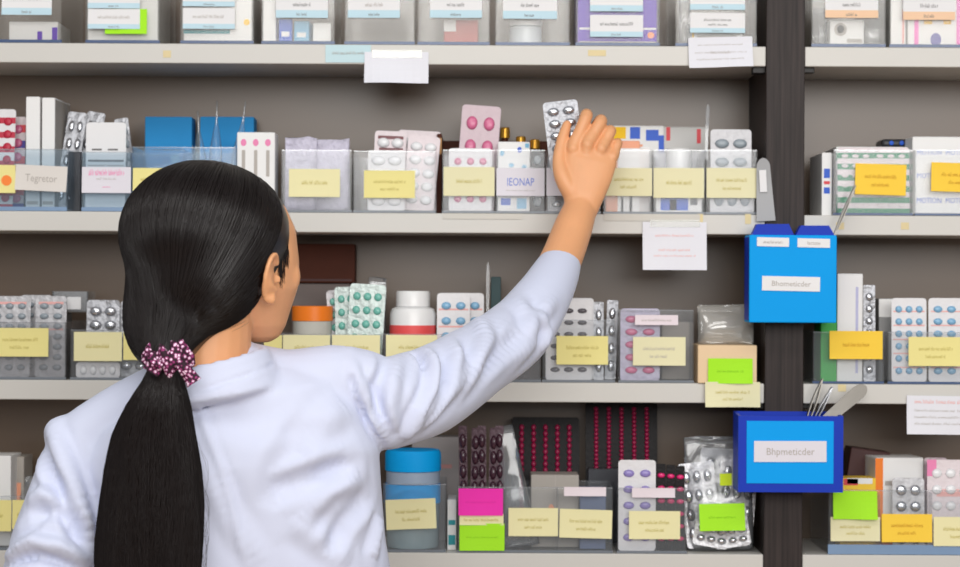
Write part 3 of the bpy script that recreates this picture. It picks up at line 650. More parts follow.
for i in range(5):
    blp(('dark plum capsule strip, leftmost of five standing on edge','dark plum capsule strip, second of five standing on edge','dark plum capsule strip, middle of five standing on edge','dark plum capsule strip, fourth of five standing on edge','dark plum capsule strip, rightmost of five standing on edge')[i],'D',460.5+i*9.2,469+i*9.2,426+(i%2)*2,.03,1,7,PLUM,POCKK,lean=3,roll=(-1,1,-.6,.8,-1)[i],fill=(.46,.47),hy=.006,lift=0)
pouch('clear pouch tapering upwards beside the plum strips','D',503,541,428,.02,.03,seed=71,taper=.6,roll=-8)
beads=blp('black foil sheet of dark rose beads leaning on the back panel','D',512,580,418,.13,5,18,FOILD,POCKR,lean=8,fill=(.22,.56),hy=.005,inbin=False)
bb=blp('second bead sheet, larger and higher, left of the lime dotted bag','D',586,658,402,.13,5,19,FOILD,POCKR,lean=6,fill=(.20,.58),hy=.005,inbin=False,lift=.075)
carton('pale grey carton with orange spot in the long bin','D',531,579,475,.05,.06,CARTG,[(.35,.35,.5,.6,SALMON,'o'),(.5,0,.52,1,INKL)])
carton('steel blue carton at right in the long bin','D',580,606,490,.03,.06,mat('slate_card',(100,115,150),.5))
carton('dark carton under the larger bead sheet','D',588,654,469,.118,.05,DARKT,inbin=False)
binD('bin of lilac and magenta blisters with cream label',617.5,687,488,[(632,488,675,497.5,mat('pinkish_white_card',(235,222,228),.7),dict(name='tag_card')),(629,511,680,539,CREAM,dict(lines=T1()))],depth=.165)
blp('white blister pack with lilac and pink pills','D',618.5,656,460,.012,2,5,FOILW,POCKV,lean=1,fill=(.34,.24),hy=.004)
for i in range(3):
    blp(('narrow black and magenta blister strip, nearest the lilac pack','narrow black and magenta blister strip in the middle','narrow black and magenta blister strip at the bin edge')[i],'D',657+i*9.5,666+i*9.5,464+i,.02+.004*i,1,6,FOILD,POCKM if i!=1 else POCKM,lean=2,fill=(.5,.2),hy=.004)
BAGF=mat('bright_crinkled_foil',(228,227,231),.38,metal=.35,bump=(1.0,.008),nscale=55)
bag=pouch('large clear bag of silver strips with lime label and dot','D',689,757,439,.012,.06,m=CLEARP,inbin=False,roll=-1.5,seed=81,amp=.009)
card(bag,700.5,505,746,532,-.012,LIME,curl=.002,lines=[(.5,.6,.08,mat('dark_lime',(140,200,20),.8))]); card(bag,722,475,734,487,-.006,mat('lime_yellow',(210,235,30),.7),name='round_sticker',curl=0)
for i,(a,b,t,yy,rl) in enumerate(((688,724,460,.03,-7),(714,752,456,.042,5),(692,728,498,.020,10),(716,752,503,.022,-9),(698,748,448,.056,2))):
    blp(('silver strip tilted left in the large clear bag','silver strip tilted right in the large clear bag','low silver strip at left behind the lime label','low silver strip at right behind the lime label','rearmost silver strip in the large clear bag')[i],'D',a,b,t,yy,3,4,BAGF,POCKC,lean=4,roll=rl,inbin=False,fill=(.42,.36),hy=.006,lift=.003)
# right bay
binD('long blue edged bottom right bin with golden and cream labels',828.5,985,490,[(830.5,517,880,541,PALEY,dict(lines=T1())),(881.5,514,932,542,GOLD,dict(lines=T1(mat('ochre_ink',(200,150,30),.8)),lift=.001)),(933.5,517,985,546,CREAM,dict(lines=T1())),(833,491,877,519,LIME,dict(name='sticky_note',curl=.005,lift=.002))],edge=EDGEL,dividers=(880,932),edgeh=.014,depth=.168)
carton('dark maroon carton leaning at the back of the bottom right bin','D',838,878,452,.10,.05,MAROON,roll=8)
carton('golden folder with red corner showing above the lime note','D',840,876,478,.04,.04,GOLD,[(.2,.92,.9,1,CARTW),(.1,.9,.5,.99,RED)],flap=False)
carton('white carton with orange side in the bottom right bin','D',875,924,458,.045,.07,CARTW,[(0,0,.16,1,ORANGE),(0,.0,.45,.32,ORANGE),(.2,.7,.8,.75,INKL)],yaw=4)
blp('silver blister strip in front of the orange sided carton','D',893,925,478,.02,2,4,FOILM,POCKC,lean=3,fill=(.4,.34))
blp('pink and white blister pack at the bottom right edge','D',928,975,460,.02,3,5,FOILR,POCKW,lean=3,fill=(.38,.3),prints=[(.0,.82,.2,1,INKP),(.75,.85,1,1,CRIMSON),(.2,.6,1,.68,INKR)])
blp('purple edged blister pack behind the pink and white one','D',925,948,458,.045,2,5,FOILP,POCKV,lean=3)

# ================================================================== NOTES ON THE SHELF EDGES
def paper_note(label,x0,y0,x1,y1,y=-.003,m=NOTE,lines=(),tilt=0,curl=.006,tape=None):
    r=thing('paper_note',label,'note',P((x0+x1)/2,y0,y),group='paper notes on the shelf edges')
    card(r,x0,y0,x1,y1,y,m,lines=lines,tilt=tilt,curl=curl,name='paper_sheet')
    if tape: card(r,tape[0],tape[1],tape[2],tape[3],y-.0012,TAPE,name='tape_strip',curl=0,tilt=tilt)
    return r
paper_note('blank white note hanging below the top shelf edge, centre left',364.5,52,428.5,83.5,tilt=0,curl=.009,tape=(372,50,422,58))
paper_note('small pale blue sticker on the top shelf edge beside the blank note',325.5,45,371,62.5,y=-.0008,m=mat('pale_blue_sticker',(200,226,232),.7),lines=[(.55,.7,.18,INKL)],curl=0)
paper_note('ruled white note on the top shelf edge beside the dark upright',688.5,37,752.5,67.5,tilt=-1.6,lines=[(.75,.7,.05,INKL),(.5,.8,.05,INKL),(.28,.75,.06,INKL),(.5,.3,.1,INKL)])
paper_note('white note with faint red lines below the second shelf',642.5,222,706.5,270,lines=[(.72,.6,.05,INKR),(.42,.5,.05,INKR),(.3,.65,.04,INKR)],curl=.005,tape=(650,220,700,227))
paper_note('white note with pink heading at the right edge of third shelf',906.5,396,985,434.5,lines=[(.85,.8,.1,INKR),(.62,.8,.06,INKL),(.45,.8,.06,INKL),(.28,.8,.06,INKL)],curl=.003,tilt=.6)
paper_note('long pale strip label on the second shelf edge under the pink tablets',443,213.5,522,219,y=-.0008,m=mat('pale_beige_sticker',(212,208,200),.7),curl=0)
paper_note('pale strip label on the second shelf edge right of her forearm',604,214,700,221,y=-.0008,m=mat('pale_beige_sticker',(212,208,200),.7),curl=0)

# ================================================================== BLUE BOXES ON THE UPRIGHT
def hang_box():
    y0=-.056; A=P(749,322.5,y0);B=P(836.5,322.5,y0); zt=P(790,235,y0).z; w=B.x-A.x; h=zt-A.z
    r=thing('hanging_box','bright blue closed box with dark flaps hung on the upright','box',((A.x+B.x)/2,y0,A.z))
    b=MB(); b.box(-w/2,w/2,0,.0535,0,h,BLUEL,bevel=.0016)
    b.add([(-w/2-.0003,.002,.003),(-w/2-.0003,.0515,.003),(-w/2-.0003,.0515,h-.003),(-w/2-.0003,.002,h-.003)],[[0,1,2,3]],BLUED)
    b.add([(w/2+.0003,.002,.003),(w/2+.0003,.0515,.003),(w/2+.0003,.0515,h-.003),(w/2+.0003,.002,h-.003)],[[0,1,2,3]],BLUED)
    b.build('box_body',r)
    for (p0,p1,q0,q1,t,bt) in ((752,794,757,789,224,235),(795.5,835,801,829,225.5,236)):
        y=y0+.004; a,b_,c,d=P(p0,bt,y),P(p1,bt,y),P(q1,t,y),P(q0,t,y)
        m=MB(); f=[a,b_,c,d]; m.rings([[v+Vector((0,dy,0)) for v in f] for dy in (0,.02)],BLUED); m.build('flap',r,world=True)
    card(r,757,237.5,789,246.5,y0-.0008,WHITE,lines=[(.5,.6,.3,INKL)],tilt=1,curl=0)
    card(r,797.5,238.5,830,247.5,y0-.0008,WHITE,text=[('lactate',.5,.55,INKL,.5)],tilt=1,curl=0)
    card(r,762,276.5,820,291,y0-.0008,WHITE,text=[('Bhometicder',.5,.52,INKL,.78)],tilt=1,curl=0)
    return r
hang_box()
def tool_box():
    y0=-.062; A=P(738,492,y0);B=P(843,492,y0); zt=P(790,416,y0).z; w=B.x-A.x; h=zt-A.z; cx=(A.x+B.x)/2
    r=thing('tool_box','open dark blue box of tools with bright blue front panel','box',(cx,y0,A.z),(0,0,0))
    tub(w,h+.003,.0595,h,BLUED,.004).build('box_body',r)
    q=MB(); q.box(P(746.5,450,y0).x-cx,P(833.5,450,y0).x-cx,-.0012,0,P(790,483.5,y0).z-A.z,P(790,421,y0).z-A.z,BLUELL,bevel=.0004); q.build('front_panel',r)
    card(r,754,441,826.5,462,y0-.002,mat('lilac_white_card',(228,224,232),.8),text=[('Bhpmeticder',.5,.48,INKL,.66)],tilt=-.2,curl=0)
    return r
tool_box()
def tweezers(label,pa,pb,ya,yb,spread=.005,m=STEEL):
    A=P(pa[0],pa[1],ya);B=P(pb[0],pb[1],yb); r=thing('tweezers',label,'tweezers',A,group='metal tweezers in the blue boxes')
    t=B-A; u=t.normalized().cross(Vector((0,1,0))).normalized(); n=u.cross(t.normalized())
    for s in (-1,1):
        rs=[]
        for i in range(9):
            k=i/8; c=t*k+u*s*spread*math.sin(math.pi*min(1,k*1.02))*.8; ww=.002+.0048*math.sin(math.pi*(.1+.9*k)*.6)
            d=n*ww; e=u*.0006
            rs.append([c-d-e,c+d-e,c+d+e,c-d+e])
        MB().rings(rs,m).build('arm',r)
    return r
tweezers('steel tweezers leaning right out of the tool box, leftmost tool',(804,430),(822,379),-.03,-.02,.004)
tweezers('second steel tweezers in the tool box beside the broad spatula',(808,432),(832,387),-.035,-.03,.003,mat('pale_steel',(160,161,165),.3,metal=.8))
strip_thing('spatula','broad dull steel spatula sticking out of the tool box','spatula',(808,436),(866,386),-.045,-.04,.0065,.0105,STEEL,.0009)
tweezers('thin steel tweezers rising out of the closed blue box',(832,240),(855,186),-.03,-.022,.002)

# ================================================================== PERSON
def skin_mat():
    m=mat('skin',(232,168,120),.48,sss=.06,noise_amt=.09,nscale=28); return m
SKIN=skin_mat()
COATM=mat('white_coat_cloth',(210,215,236),.85,spec=.25,sheen=.15,bump=(.12,.0006),nscale=900)
def hair_mat():
    m=bpy.data.materials.new('black_hair'); m.use_nodes=True; nt=m.node_tree; b=nt.nodes['Principled BSDF']
    b.inputs['Base Color'].default_value=lin((23,16,15)); b.inputs['Roughness'].default_value=.33; b.inputs['Specular IOR Level'].default_value=.42
    return m
HAIR=hair_mat()
def fuse(mb, voxel, smooth=3, fac=.5, name='t'):
    o=mb.build(name); me=o.data
    bm=bmesh.new(); bm.from_mesh(me); bmesh.ops.recalc_face_normals(bm,faces=bm.faces); bm.to_mesh(me); bm.free()
    r=o.modifiers.new('r','REMESH'); r.mode='VOXEL'; r.voxel_size=voxel
    if smooth:
        s=o.modifiers.new('s','SMOOTH'); s.iterations=smooth; s.factor=fac
    dg=bpy.context.evaluated_depsgraph_get(); ev=o.evaluated_get(dg)
    m2=bpy.data.meshes.new_from_object(ev)
    vs=[v.co.copy() for v in m2.vertices]; fs=[list(p.vertices) for p in m2.polygons]
    bpy.data.objects.remove(o); bpy.data.meshes.remove(me); bpy.data.meshes.remove(m2)
    return vs,fs
def normals(vs,fs):
    n=[Vector((0,0,0)) for _ in vs]
    for f in fs:
        a=(vs[f[2]]-vs[f[0]]).cross(vs[f[3 if len(f)>3 else 1]]-vs[f[1 if len(f)>3 else 0]])
        for k in f: n[k]+=a
    return [q.normalized() if q.length>0 else Vector((0,0,1)) for q in n]
CAM=Vector((0,-D0,CZ))
person=thing('person','woman with black ponytail in white coat reaching up for a silver strip','person',(W(225,400,2.5).x,-.5,0))
HD=2.46; HC=W(222,245,HD)
HM=Matrix.Translation(HC)@Matrix.Rotation(math.radians(-39),4,'Z')@Matrix.Scale(1.0,4)
def H(x,y,z): return HM@Vector((x,y,z))
# ---- body: head, neck, trunk, legs in one piece
b=MB()
def oval(z,hw,yc,hd,n=28,e=2.3):
    r=[]
    for i in range(n):
        a=2*math.pi*i/n; c,s=math.cos(a),math.sin(a)
        r.append(H(hw*math.copysign(abs(c)**(2/e),c),yc+hd*math.copysign(abs(s)**(2/e),s),z))
    return r
b.ball((0,-.012,.018),(.072,.092,.072),SKIN,28,18,T=HM)
b.rings([oval(z,hw,yc,hd) for z,hw,yc,hd in ((.064,.046,.0,.060),(.045,.060,.004,.077),(.02,.067,.010,.084),(-.02,.0685,.014,.086),(-.05,.066,.020,.078),(-.075,.053,.030,.062),(-.095,.041,.044,.044),(-.108,.028,.054,.029),(-.115,.014,.058,.015))],SKIN)
b.chain([H(0,-.02,-.03),H(0,-.02,-.08),H(0,-.022,-.14)],[.054,.050,.050],SKIN)
b.chain([H(0,.092,-.005),H(0,.100,-.035),H(0,.102,-.048)],[.006,.0085,.009],SKIN,n=12)
for s in (-1,1): b.ball(H(s*.012,.094,-.05),(.008,.008,.007),SKIN,10,8)
for s in (-1,1):
    b.ball(H(s*.028,.078,.016),(.014,.009,.006),SKIN,14,8)     # brow ridge
    b.ball(H(s*.044,.060,-.036),(.019,.017,.024),SKIN,14,10)   # cheekbone
    b.chain([H(s*.018,.090,-.073),H(0,.097,-.070),H(-s*.018,.090,-.073)],[.003,.006,.003],SKIN,n=10)
b.chain([H(-.016,.089,-.082),H(0,.095,-.083),H(.016,.089,-.082)],[.003,.006,.003],SKIN,n=10)
def ear(mb,s):
    pts=[]
    for k in range(13):
        a=math.radians(-60+k*25)
        pts.append((s*(.0735+.009*(1-abs(k-6)/8)), .002-.0155*math.sin(a)*1.0-.003*math.cos(a), -.038+.025*math.cos(a)-.0))
    # helix runs from the front top over the back to the lobe
    hel=[]
    for k in range(11):
        a=math.radians(60-k*24)      # 60deg = front-top, going over the top to the back and down
        hel.append(H(s*(.074+.010*math.sin(math.pi*k/10)), .004+.0145*math.cos(a+math.radians(0)) - .0, -.036+.0255*math.sin(a)))
    # ordered front-top -> top -> back -> lobe
    hel=[]
    for k in range(12):
        a=math.radians(35+k*22)
        hel.append(H(s*(.0745+.011*math.sin(math.pi*min(1,k/9))), .004+.0150*math.cos(a), -.036+.0245*math.sin(a)+(-.004 if k>9 else 0)))
    mb.chain(hel,[.0032]*9+[.0036,.0042,.0045],SKIN,n=10,sub=3)
    mb.ball(H(s*.0745,.003,-.034),(.0055,.0155,.0245),SKIN,14,10)            # concha wall
    mb.chain([H(s*.079,.010,-.052),H(s*.082,-.003,-.044),H(s*.082,-.006,-.026)],[.0032,.003,.003],SKIN,n=8)   # antihelix
    mb.ball(H(s*.0765,.015,-.040),(.004,.004,.006),SKIN,10,8)             # tragus
    mb.ball(H(s*.0765,.006,-.0625),(.005,.006,.008),SKIN,10,8)            # lobe
for s in (-1,1): ear(b,s)
hv,hf=fuse(b,.0024,5)
b=MB()
b.chain([H(0,-.02,-.15),W(218,405,2.485),W(228,480,2.5),W(236,600,2.5),W(238,700,2.5)],[.045,.050,.080,.085,.09],SKIN)
hipz=.82
for s in (-1,1):
    X=W(238,700,2.5).x+s*.085
    b.chain([(X,-.5,.88),(X+s*.005,-.505,.50),(X+s*.01,-.49,.10),(X+s*.012,-.50,.045)],[.085,.055,.037,.036],SKIN)
    b.chain([(X+s*.012,-.52,.035),(X+s*.02,-.40,.030)],[.032,.030],SKIN)
b.chain([W(205,400,2.49),W(100,430,2.46),W(76,458,2.455)],[.04,.022,.024],SKIN)
b.chain([W(74,456,2.455),W(56,545,2.43),W(40,612,2.43)],[.026,.030,.028],SKIN)
b.chain([W(240,390,2.49),W(345,392,2.5),W(385,400,2.52)],[.04,.024,.028],SKIN)
b.chain([W(385,400,2.52),W(430,388,2.575),W(480,358,2.66),W(518,331,2.735)],[.028,.030,.029,.028],SKIN)
bv,bf=fuse(b,.007,3)
# ---- forearms and hands
def PY(px,py,y): return P(px,py,y)
b=MB()
b.chain([W(512,334,2.73),W(541,296,2.79),W(560,262,2.845),W(573,228,2.885),W(579.5,210,2.903),W(584,192,2.910)],[.026,.0275,.0285,.0268,.0236,.0150],SKIN,n=24)
yk=-.088
# palm: a flattened loft from wrist to knuckles
def ring(c,u,w,ru,rw,n=24):
    return [c+u*(ru*math.copysign(abs(math.cos(2*math.pi*i/n))**.85,math.cos(2*math.pi*i/n)))+w*(rw*math.copysign(abs(math.sin(2*math.pi*i/n))**.85,math.sin(2*math.pi*i/n))) for i in range(n)]
ux=Vector((1,0,-.22)).normalized(); uy=Vector((0,1,.05)).normalized()
b.rings([ring(W(580,214,2.902),ux,uy,.022,.016),ring(W(584,192,2.908),ux,uy,.030,.0195),ring(W(587,175,2.912),ux,uy,.0355,.0175),ring(W(590,160,2.916),ux,uy,.0375,.0155),ring(W(592.5,150,2.92),ux,uy,.036,.0125),ring(W(594,143,2.924),ux,uy,.031,.009)],SKIN)
FING=[ # mcp, pip, dip, tip (px,py,depth), radii
 ((573,149,2.914),(586.5,115.5,2.925),(584,118,2.958),(577,130,2.966),(.0100,.0090,.0080,.0068)),
 ((587,145,2.912),(601.0,121.0,2.925),(598,123,2.962),(590,134,2.972),(.0100,.0090,.0080,.0068)),
 ((601,149,2.914),(610.5,131.0,2.927),(608,134,2.960),(600,145,2.970),(.0095,.0085,.0076,.0064)),
 ((612.5,157,2.918),(617.5,143.0,2.928),(615,147,2.955),(607,156,2.964),(.0085,.0074,.0066,.0056))]
for a,p_,d_,t_,r in FING:
    A,Bq,Cq,Dq=W(*a),W(*p_),W(*d_),W(*t_)
    root=A+(W(584,192,2.915)-A)*.35
    b.chain([root,A,A.lerp(Bq,.5)+Vector((0,-.001,0)),Bq,Cq,Dq],[r[0]*.9,r[0],r[0]*.88,r[1],r[2],r[3]],SKIN,n=16,sub=4)
    b.ball(A+Vector((0,-.0045,0)),(r[0]*.85,r[0]*.7,r[0]*.9),SKIN,12,8)
# thumb leaves the side of the palm near its base
b.chain([W(574,196,2.905),W(563,178,2.903),W(559,160,2.912),W(562.5,140,2.922),W(567,124.5,2.929)],[.0148,.0120,.0092,.0084,.0064],SKIN,n=16)
rv,rf=fuse(b,.00145,10,.5)
# left forearm and hand, below the frame, resting at the waist
b=MB()
L0=W(40,610,2.43); L1=Vector((W(92,640,2.60).x,-.40,W(92,640,2.6).z)); L2=L1+Vector((.065,.06,.005))
b.chain([L0,L0.lerp(L1,.5),L1],[.034,.033,.025],SKIN)
dv=(L2-L1).normalized(); up=Vector((0,0,1)); sd=dv.cross(up).normalized()
b.rings([ring(L1+dv*k,sd,up,a,c) for k,a,c in ((-.012,.024,.02),(.02,.03,.017),(.05,.037,.015),(.08,.036,.012),(.09,.03,.008))],SKIN)
for k in range(4):
    A=L1+dv*.082+sd*(-.027+.018*k); ln=(.068,.075,.07,.055)[k]
    b.chain([A-dv*.03,A,A+dv*ln*.45-up*.006,A+dv*ln*.75-up*.020,A+dv*ln*.9-up*.034],[.009,.009,.0082,.0074,.0062],SKIN,n=12)
b.chain([L1+dv*.012-sd*.02,L1+dv*.045-sd*.046-up*.008,L1+dv*.075-sd*.05-up*.018,L1+dv*.095-sd*.046-up*.024],[.013,.011,.0095,.007],SKIN,n=12)
lv,lf=fuse(b,.0022,4,.5)
B=MB(); B.add(bv,bf,SKIN); B.add(hv,hf,SKIN); B.add(rv,rf,SKIN); B.add(lv,lf,SKIN)
B.build('body',person,smooth=True,world=True)
headtree=BVHTree.FromPolygons(hv,hf)
def on_head(x,y,z,off=.0006):
    c=H(0,.01,z); p=H(x,y,z); d=(p-c).normalized(); h=headtree.ray_cast(c+d*.25,-d)
    return (h[0]+d*off) if h[0] is not None else p
EYEW=mat('eye_white',(240,236,232),.2); IRIS=mat('dark_iris',(40,24,18),.2); LIP=mat('lip_skin',(190,105,95),.4); BROWM=mat('brow_hair',(40,30,28),.6)
for s in (-1,1):
    e=MB().ball(H(s*.028,.0790,-.004),(.0125,.0085,.0065),EYEW,16,10); e.ball(H(s*.028,.0850,-.004),(.005,.0032,.005),IRIS,12,8)
    e.build('eye',person,smooth=True,world=True)
    MB().chain([on_head(s*x_,.08,z_,.0002) for x_,z_ in ((.014,.015),(.030,.019),(.046,.015))],[.0010,.0013,.0006],BROWM,n=8).build('eyebrow',person,smooth=True,world=True)
MB().chain([H(-.018,.0945,-.0775),H(0,.1010,-.0765),H(.018,.0945,-.0775)],[.0012,.0034,.0012],LIP,n=10).build('lips',person,smooth=True,world=True)

# ---- coat
COATX=W(238,700,2.5).x
b=MB()
def tring(px,py,d,rx,ry,tilt,n=36,e=2.4):
    c=W(px,py,d); t=math.radians(tilt); u=Vector((math.cos(t),.10,math.sin(t))).normalized(); w=Vector((-.10,1,0)).normalized(); r=[]
    for i in range(n):
        a=2*math.pi*i/n; q,s=math.cos(a),math.sin(a)
        r.append(c+u*(rx*math.copysign(abs(q)**(2/e),q))+w*(ry*math.copysign(abs(s)**(2/e),s)))
    return r
b.rings([tring(*a) for a in ((216,384,2.47,.10,.050,14),(216,404,2.47,.145,.072,13),(222,432,2.475,.166,.088,10),(229,462,2.48,.178,.098,6),(231,500,2.49,.179,.102,3),(233,540,2.495,.181,.103,1),(238,580,2.5,.184,.104,0),(240,640,2.5,.178,.106,0),(242,720,2.5,.195,.122,0),(243,850,2.5,.215,.14,0),(243,1010,2.5,.23,.155,0))],COATM)
b.chain([W(213,394,2.468),W(217,374,2.458)],[.066,.056],COATM)
b.chain([W(208,378,2.475),W(150,401,2.465),W(105,423,2.458),W(76,446,2.455)],[.046,.038,.034,.036],COATM)
b.chain([W(222,374,2.475),W(285,383,2.485),W(342,382,2.495),W(384,402,2.525)],[.045,.040,.044,.054],COATM)
b.chain([W(384,404,2.52),W(428,391,2.575),W(478,360,2.66),W(516,333,2.735),W(543,297,2.79),W(559,267,2.84)],[.056,.0545,.0475,.0455,.0375,.0298],COATM,caps=True,n=28)
b.chain([W(80,452,2.455),W(70,500,2.445),W(57,548,2.43),W(42,612,2.43),W(60,632,2.50),W(84,640,2.56)],[.041,.050,.0545,.052,.045,.038],COATM,n=28)
b.ball(W(67,436,2.455),(.028,.028,.026),COATM)
NC=H(0,-.022,-.150)
def cring(r,z):
    return [NC+Vector((r*1.10*math.cos(2*math.pi*i/40), r*.92*math.sin(2*math.pi*i/40), z+.014*math.cos(2*math.pi*i/40)+.004*math.sin(2*math.pi*i/40))) for i in range(40)]
b.rings([cring(.053,-.03),cring(.054,.008),cring(.058,.019),cring(.064,.016),cring(.069,.002),cring(.077,-.016),cring(.080,-.024),cring(.060,-.034),cring(.053,-.03)],COATM,cap=False)
cv,cf=fuse(b,.0040,5,.5)
tree=BVHTree.FromPolygons(cv,cf)
def hit(px,py):
    d=(W(px,py,1.0)-CAM).normalized(); r=tree.ray_cast(CAM,d)
    return r[0]
nr=normals(cv,cf)
def fold(pts, amp, width, asym=0):
    """a cloth fold: ridge (or groove, amp<0) along a line on the coat"""
    L=[hit(*p) for p in pts]; L=[q for q in L if q is not None]
    if len(L)<2: return
    Q=[]
    for i in range(len(L)-1):
        for k in range(6): Q.append((L[i].lerp(L[i+1],k/6),(i+k/6)/(len(L)-1)))
    Q.append((L[-1],1.0))
    lo=Vector((min(q[0].x for q in Q),min(q[0].y for q in Q),min(q[0].z for q in Q)))-Vector((1,1,1))*width*3
    hi=Vector((max(q[0].x for q in Q),max(q[0].y for q in Q),max(q[0].z for q in Q)))+Vector((1,1,1))*width*3
    for i,v in enumerate(cv):
        if not(lo.x<v.x<hi.x and lo.y<v.y<hi.y and lo.z<v.z<hi.z): continue
        best=9;bt=0
        for q,t in Q:
            dd=(v-q).length_squared
            if dd<best: best=dd;bt=t
        dd=math.sqrt(best)/width
        if dd>3: continue
        taper=min(1,4*bt+.15)*min(1,4*(1-bt)+.15)
        prof=math.exp(-dd*dd)-.45*math.exp(-((dd-1.5)**2)*2.2)
        cv[i]=v+nr[i]*amp*taper*prof
FOLDS=[
 # right sleeve head and armpit
 ([(352,362),(362,392),(378,424),(394,447)],.0045,.008),
 ([(346,346),(352,380),(362,412),(385,442)],-.0030,.005),
 ([(382,358),(376,385),(378,410),(388,436)],-.005,.008),
 ([(398,356),(394,380),(390,405),(394,436)],.004,.010),
 ([(424,348),(434,366),(432,390),(420,412),(402,440)],.0075,.010),
 ([(408,352),(420,356),(428,372)],-.005,.007),
 ([(448,338),(458,358),(452,385),(434,410),(414,432)],.0065,.012),
 ([(478,318),(486,340),(476,368),(452,398)],.0055,.013),
 ([(512,296),(530,318),(532,342),(512,366)],.004,.013),
 ([(535,312),(548,332),(540,352)],.0045,.010),
 ([(520,330),(500,352),(470,378)],-.004,.012),
 ([(556,296),(540,318),(520,338)],.003,.012),
 # back
 ([(388,456),(352,462),(312,476),(272,496)],-.006,.014),
 ([(390,464),(360,474),(330,492),(300,522)],.0055,.013),
 ([(390,474),(370,492),(345,520),(325,556)],-.005,.013),
 ([(390,486),(380,515),(372,560)],.004,.011),
 ([(330,420),(300,440),(280,470),(270,510)],-.004,.020),
 ([(345,405),(320,425),(300,455)],.0035,.018),
 ([(215,420),(250,425),(300,415)],-.002,.02),
 ([(205,470),(230,520),(262,566)],.0025,.015),
 ([(290,520),(320,540),(350,566)],.003,.016),
 # collar fold
 ([(192,392),(215,386),(245,376),(270,366),(288,358)],-.0016,.004),
 # left sleeve
 ([(50,424),(62,455),(78,495),(92,555)],.006,.011),
 ([(44,442),(52,478),(66,510),(82,548)],-.0055,.010),
 ([(28,520),(48,512),(70,522),(88,540)],-.006,.012),
 ([(8,556),(34,541),(60,546),(88,560)],.0085,.010),
 ([(28,502),(44,494),(62,500)],.005,.011),
 ([(4,566),(40,558),(80,572)],-.005,.008)]
for f in FOLDS: fold(f[0],f[1]*1.7,f[2]*.95)
for sfold in ([(192,392),(202,418),(212,445),(222,470),(232,505),(240,540),(246,566)],):
    fold(sfold,.0034,.0055)
COAT=MB().add(cv,cf,COATM).build('coat',person,smooth=True,world=True); COAT['label']='white long-sleeved coat'
tree=BVHTree.FromPolygons(cv,cf)
# trousers and shoes (below the frame)
b=MB(); TR=mat('navy_trouser_cloth',(38,42,60),.8)
for s in (-1,1):
    X=COATX+s*.085
    b.chain([(X,-.5,.90),(X+s*.005,-.505,.50),(X+s*.01,-.49,.13)],[.098,.072,.060],TR)
tv,tf=fuse(b,.008,3); MB().add(tv,tf,TR).build('trousers',person,smooth=True,world=True)
SH=mat('black_shoe_leather',(24,22,22),.4)
for s in (-1,1):
    X=COATX+s*.1
    q=MB(); q.chain([(X,-.535,.042),(X,-.50,.046),(X+s*.006,-.42,.040),(X+s*.01,-.365,.034)],[.036,.040,.042,.030],SH,n=16)
    q.v=[Vector((v.x,v.y,max(v.z,.003))) for v in q.v]
    q.build('shoe',person,smooth=True,world=True)

# ---- hair: shell, combed strands, ponytail and scrunchie
TIE=W(166,356,HD-.110); TL=HM.inverted()@TIE
b=MB()
b.ball((-.002,-.024,.012),(.089,.110,.0872),HAIR,32,20,T=HM)
b.chain([H(0,-.024,-.006),H(0,-.052,-.046),H(-.002,-.086,-.096),TIE],[.087,.078,.052,.022],HAIR,n=28)
b.chain([H(.050,-.005,.0),H(.045,-.03,-.04),H(.028,-.065,-.09),TIE],[.034,.028,.020,.013],HAIR)
b.chain([H(-.050,-.005,.0),H(-.045,-.03,-.04),H(-.028,-.065,-.09),TIE],[.034,.028,.020,.013],HAIR)
sv,sf=fuse(b,.0045,60,.5)
htree=BVHTree.FromPolygons(sv,sf)
headtree=BVHTree.FromPolygons(hv,hf)
HB=MB(); HB.add(sv,sf,HAIR)
Cc=H(0,-.03,.005); tieL=TL-Vector((0,-.03,.005))
def lerp_dir(a,b_,t):
    w=a.angle(b_); 
    if w<1e-4: return a
    return (a*math.sin((1-t)*w)+b_*math.sin(t*w))/math.sin(w)
rnd=random.Random(3)
def ribbon(mb,pts,r,m,seg=3):
    rs=[]; u=None
    for i,p in enumerate(pts):
        t=(pts[min(i+1,len(pts)-1)]-pts[max(i-1,0)]).normalized()
        if u is None: u=t.orthogonal()
        u=u-t*u.dot(t); u=u.normalized() if u.length>1e-6 else t.orthogonal().normalized()
        w=t.cross(u)
        k=r*(.35+.65*math.sin(math.pi*min(1,.1+.85*i/(len(pts)-1))))
        rs.append([p+(u*math.cos(2*math.pi*q/seg)+w*math.sin(2*math.pi*q/seg))*k for q in range(seg)])
    mb.rings(rs,m,cap=False)
td=tieL.normalized(); NS=3000
R3=HM.to_3x3().normalized()
for k in range(NS):
    phi=rnd.uniform(0,2*math.pi); t0=.03+.36*rnd.random()**1.6
    e1=td.orthogonal().normalized(); e2=td.cross(e1)
    side=e1*math.cos(phi)+e2*math.sin(phi)
    lift=rnd.uniform(-.0004,.0009); ph=rnd.uniform(0,6); wob=rnd.uniform(.003,.012); M=18; pts=[]; jit=rnd.gauss(0,.10)
    for i in range(M+1):
        t=t0+(1-t0)*i/M; w_=math.pi*t
        d=-td*math.cos(w_)+side*math.sin(w_); d=(d+e1*math.sin(ph+t*4)*wob*math.sin(w_)+e2*math.cos(ph*1.3+t*3)*wob*math.sin(w_)).normalized()
        dw=R3@d
        h=htree.ray_cast(Cc+dw*.3,-dw); g=headtree.ray_cast(Cc+dw*.3,-dw)
        if h[0] is None: continue
        if g[0] is not None and g[3]<h[3]:
            pts=[]; continue
        e=min(1,i/4)
        pts.append(h[0]+dw*((lift+.0003)*e-.0010*(1-e)))
    if len(pts)>5: ribbon(HB,pts,.00062,HAIR)
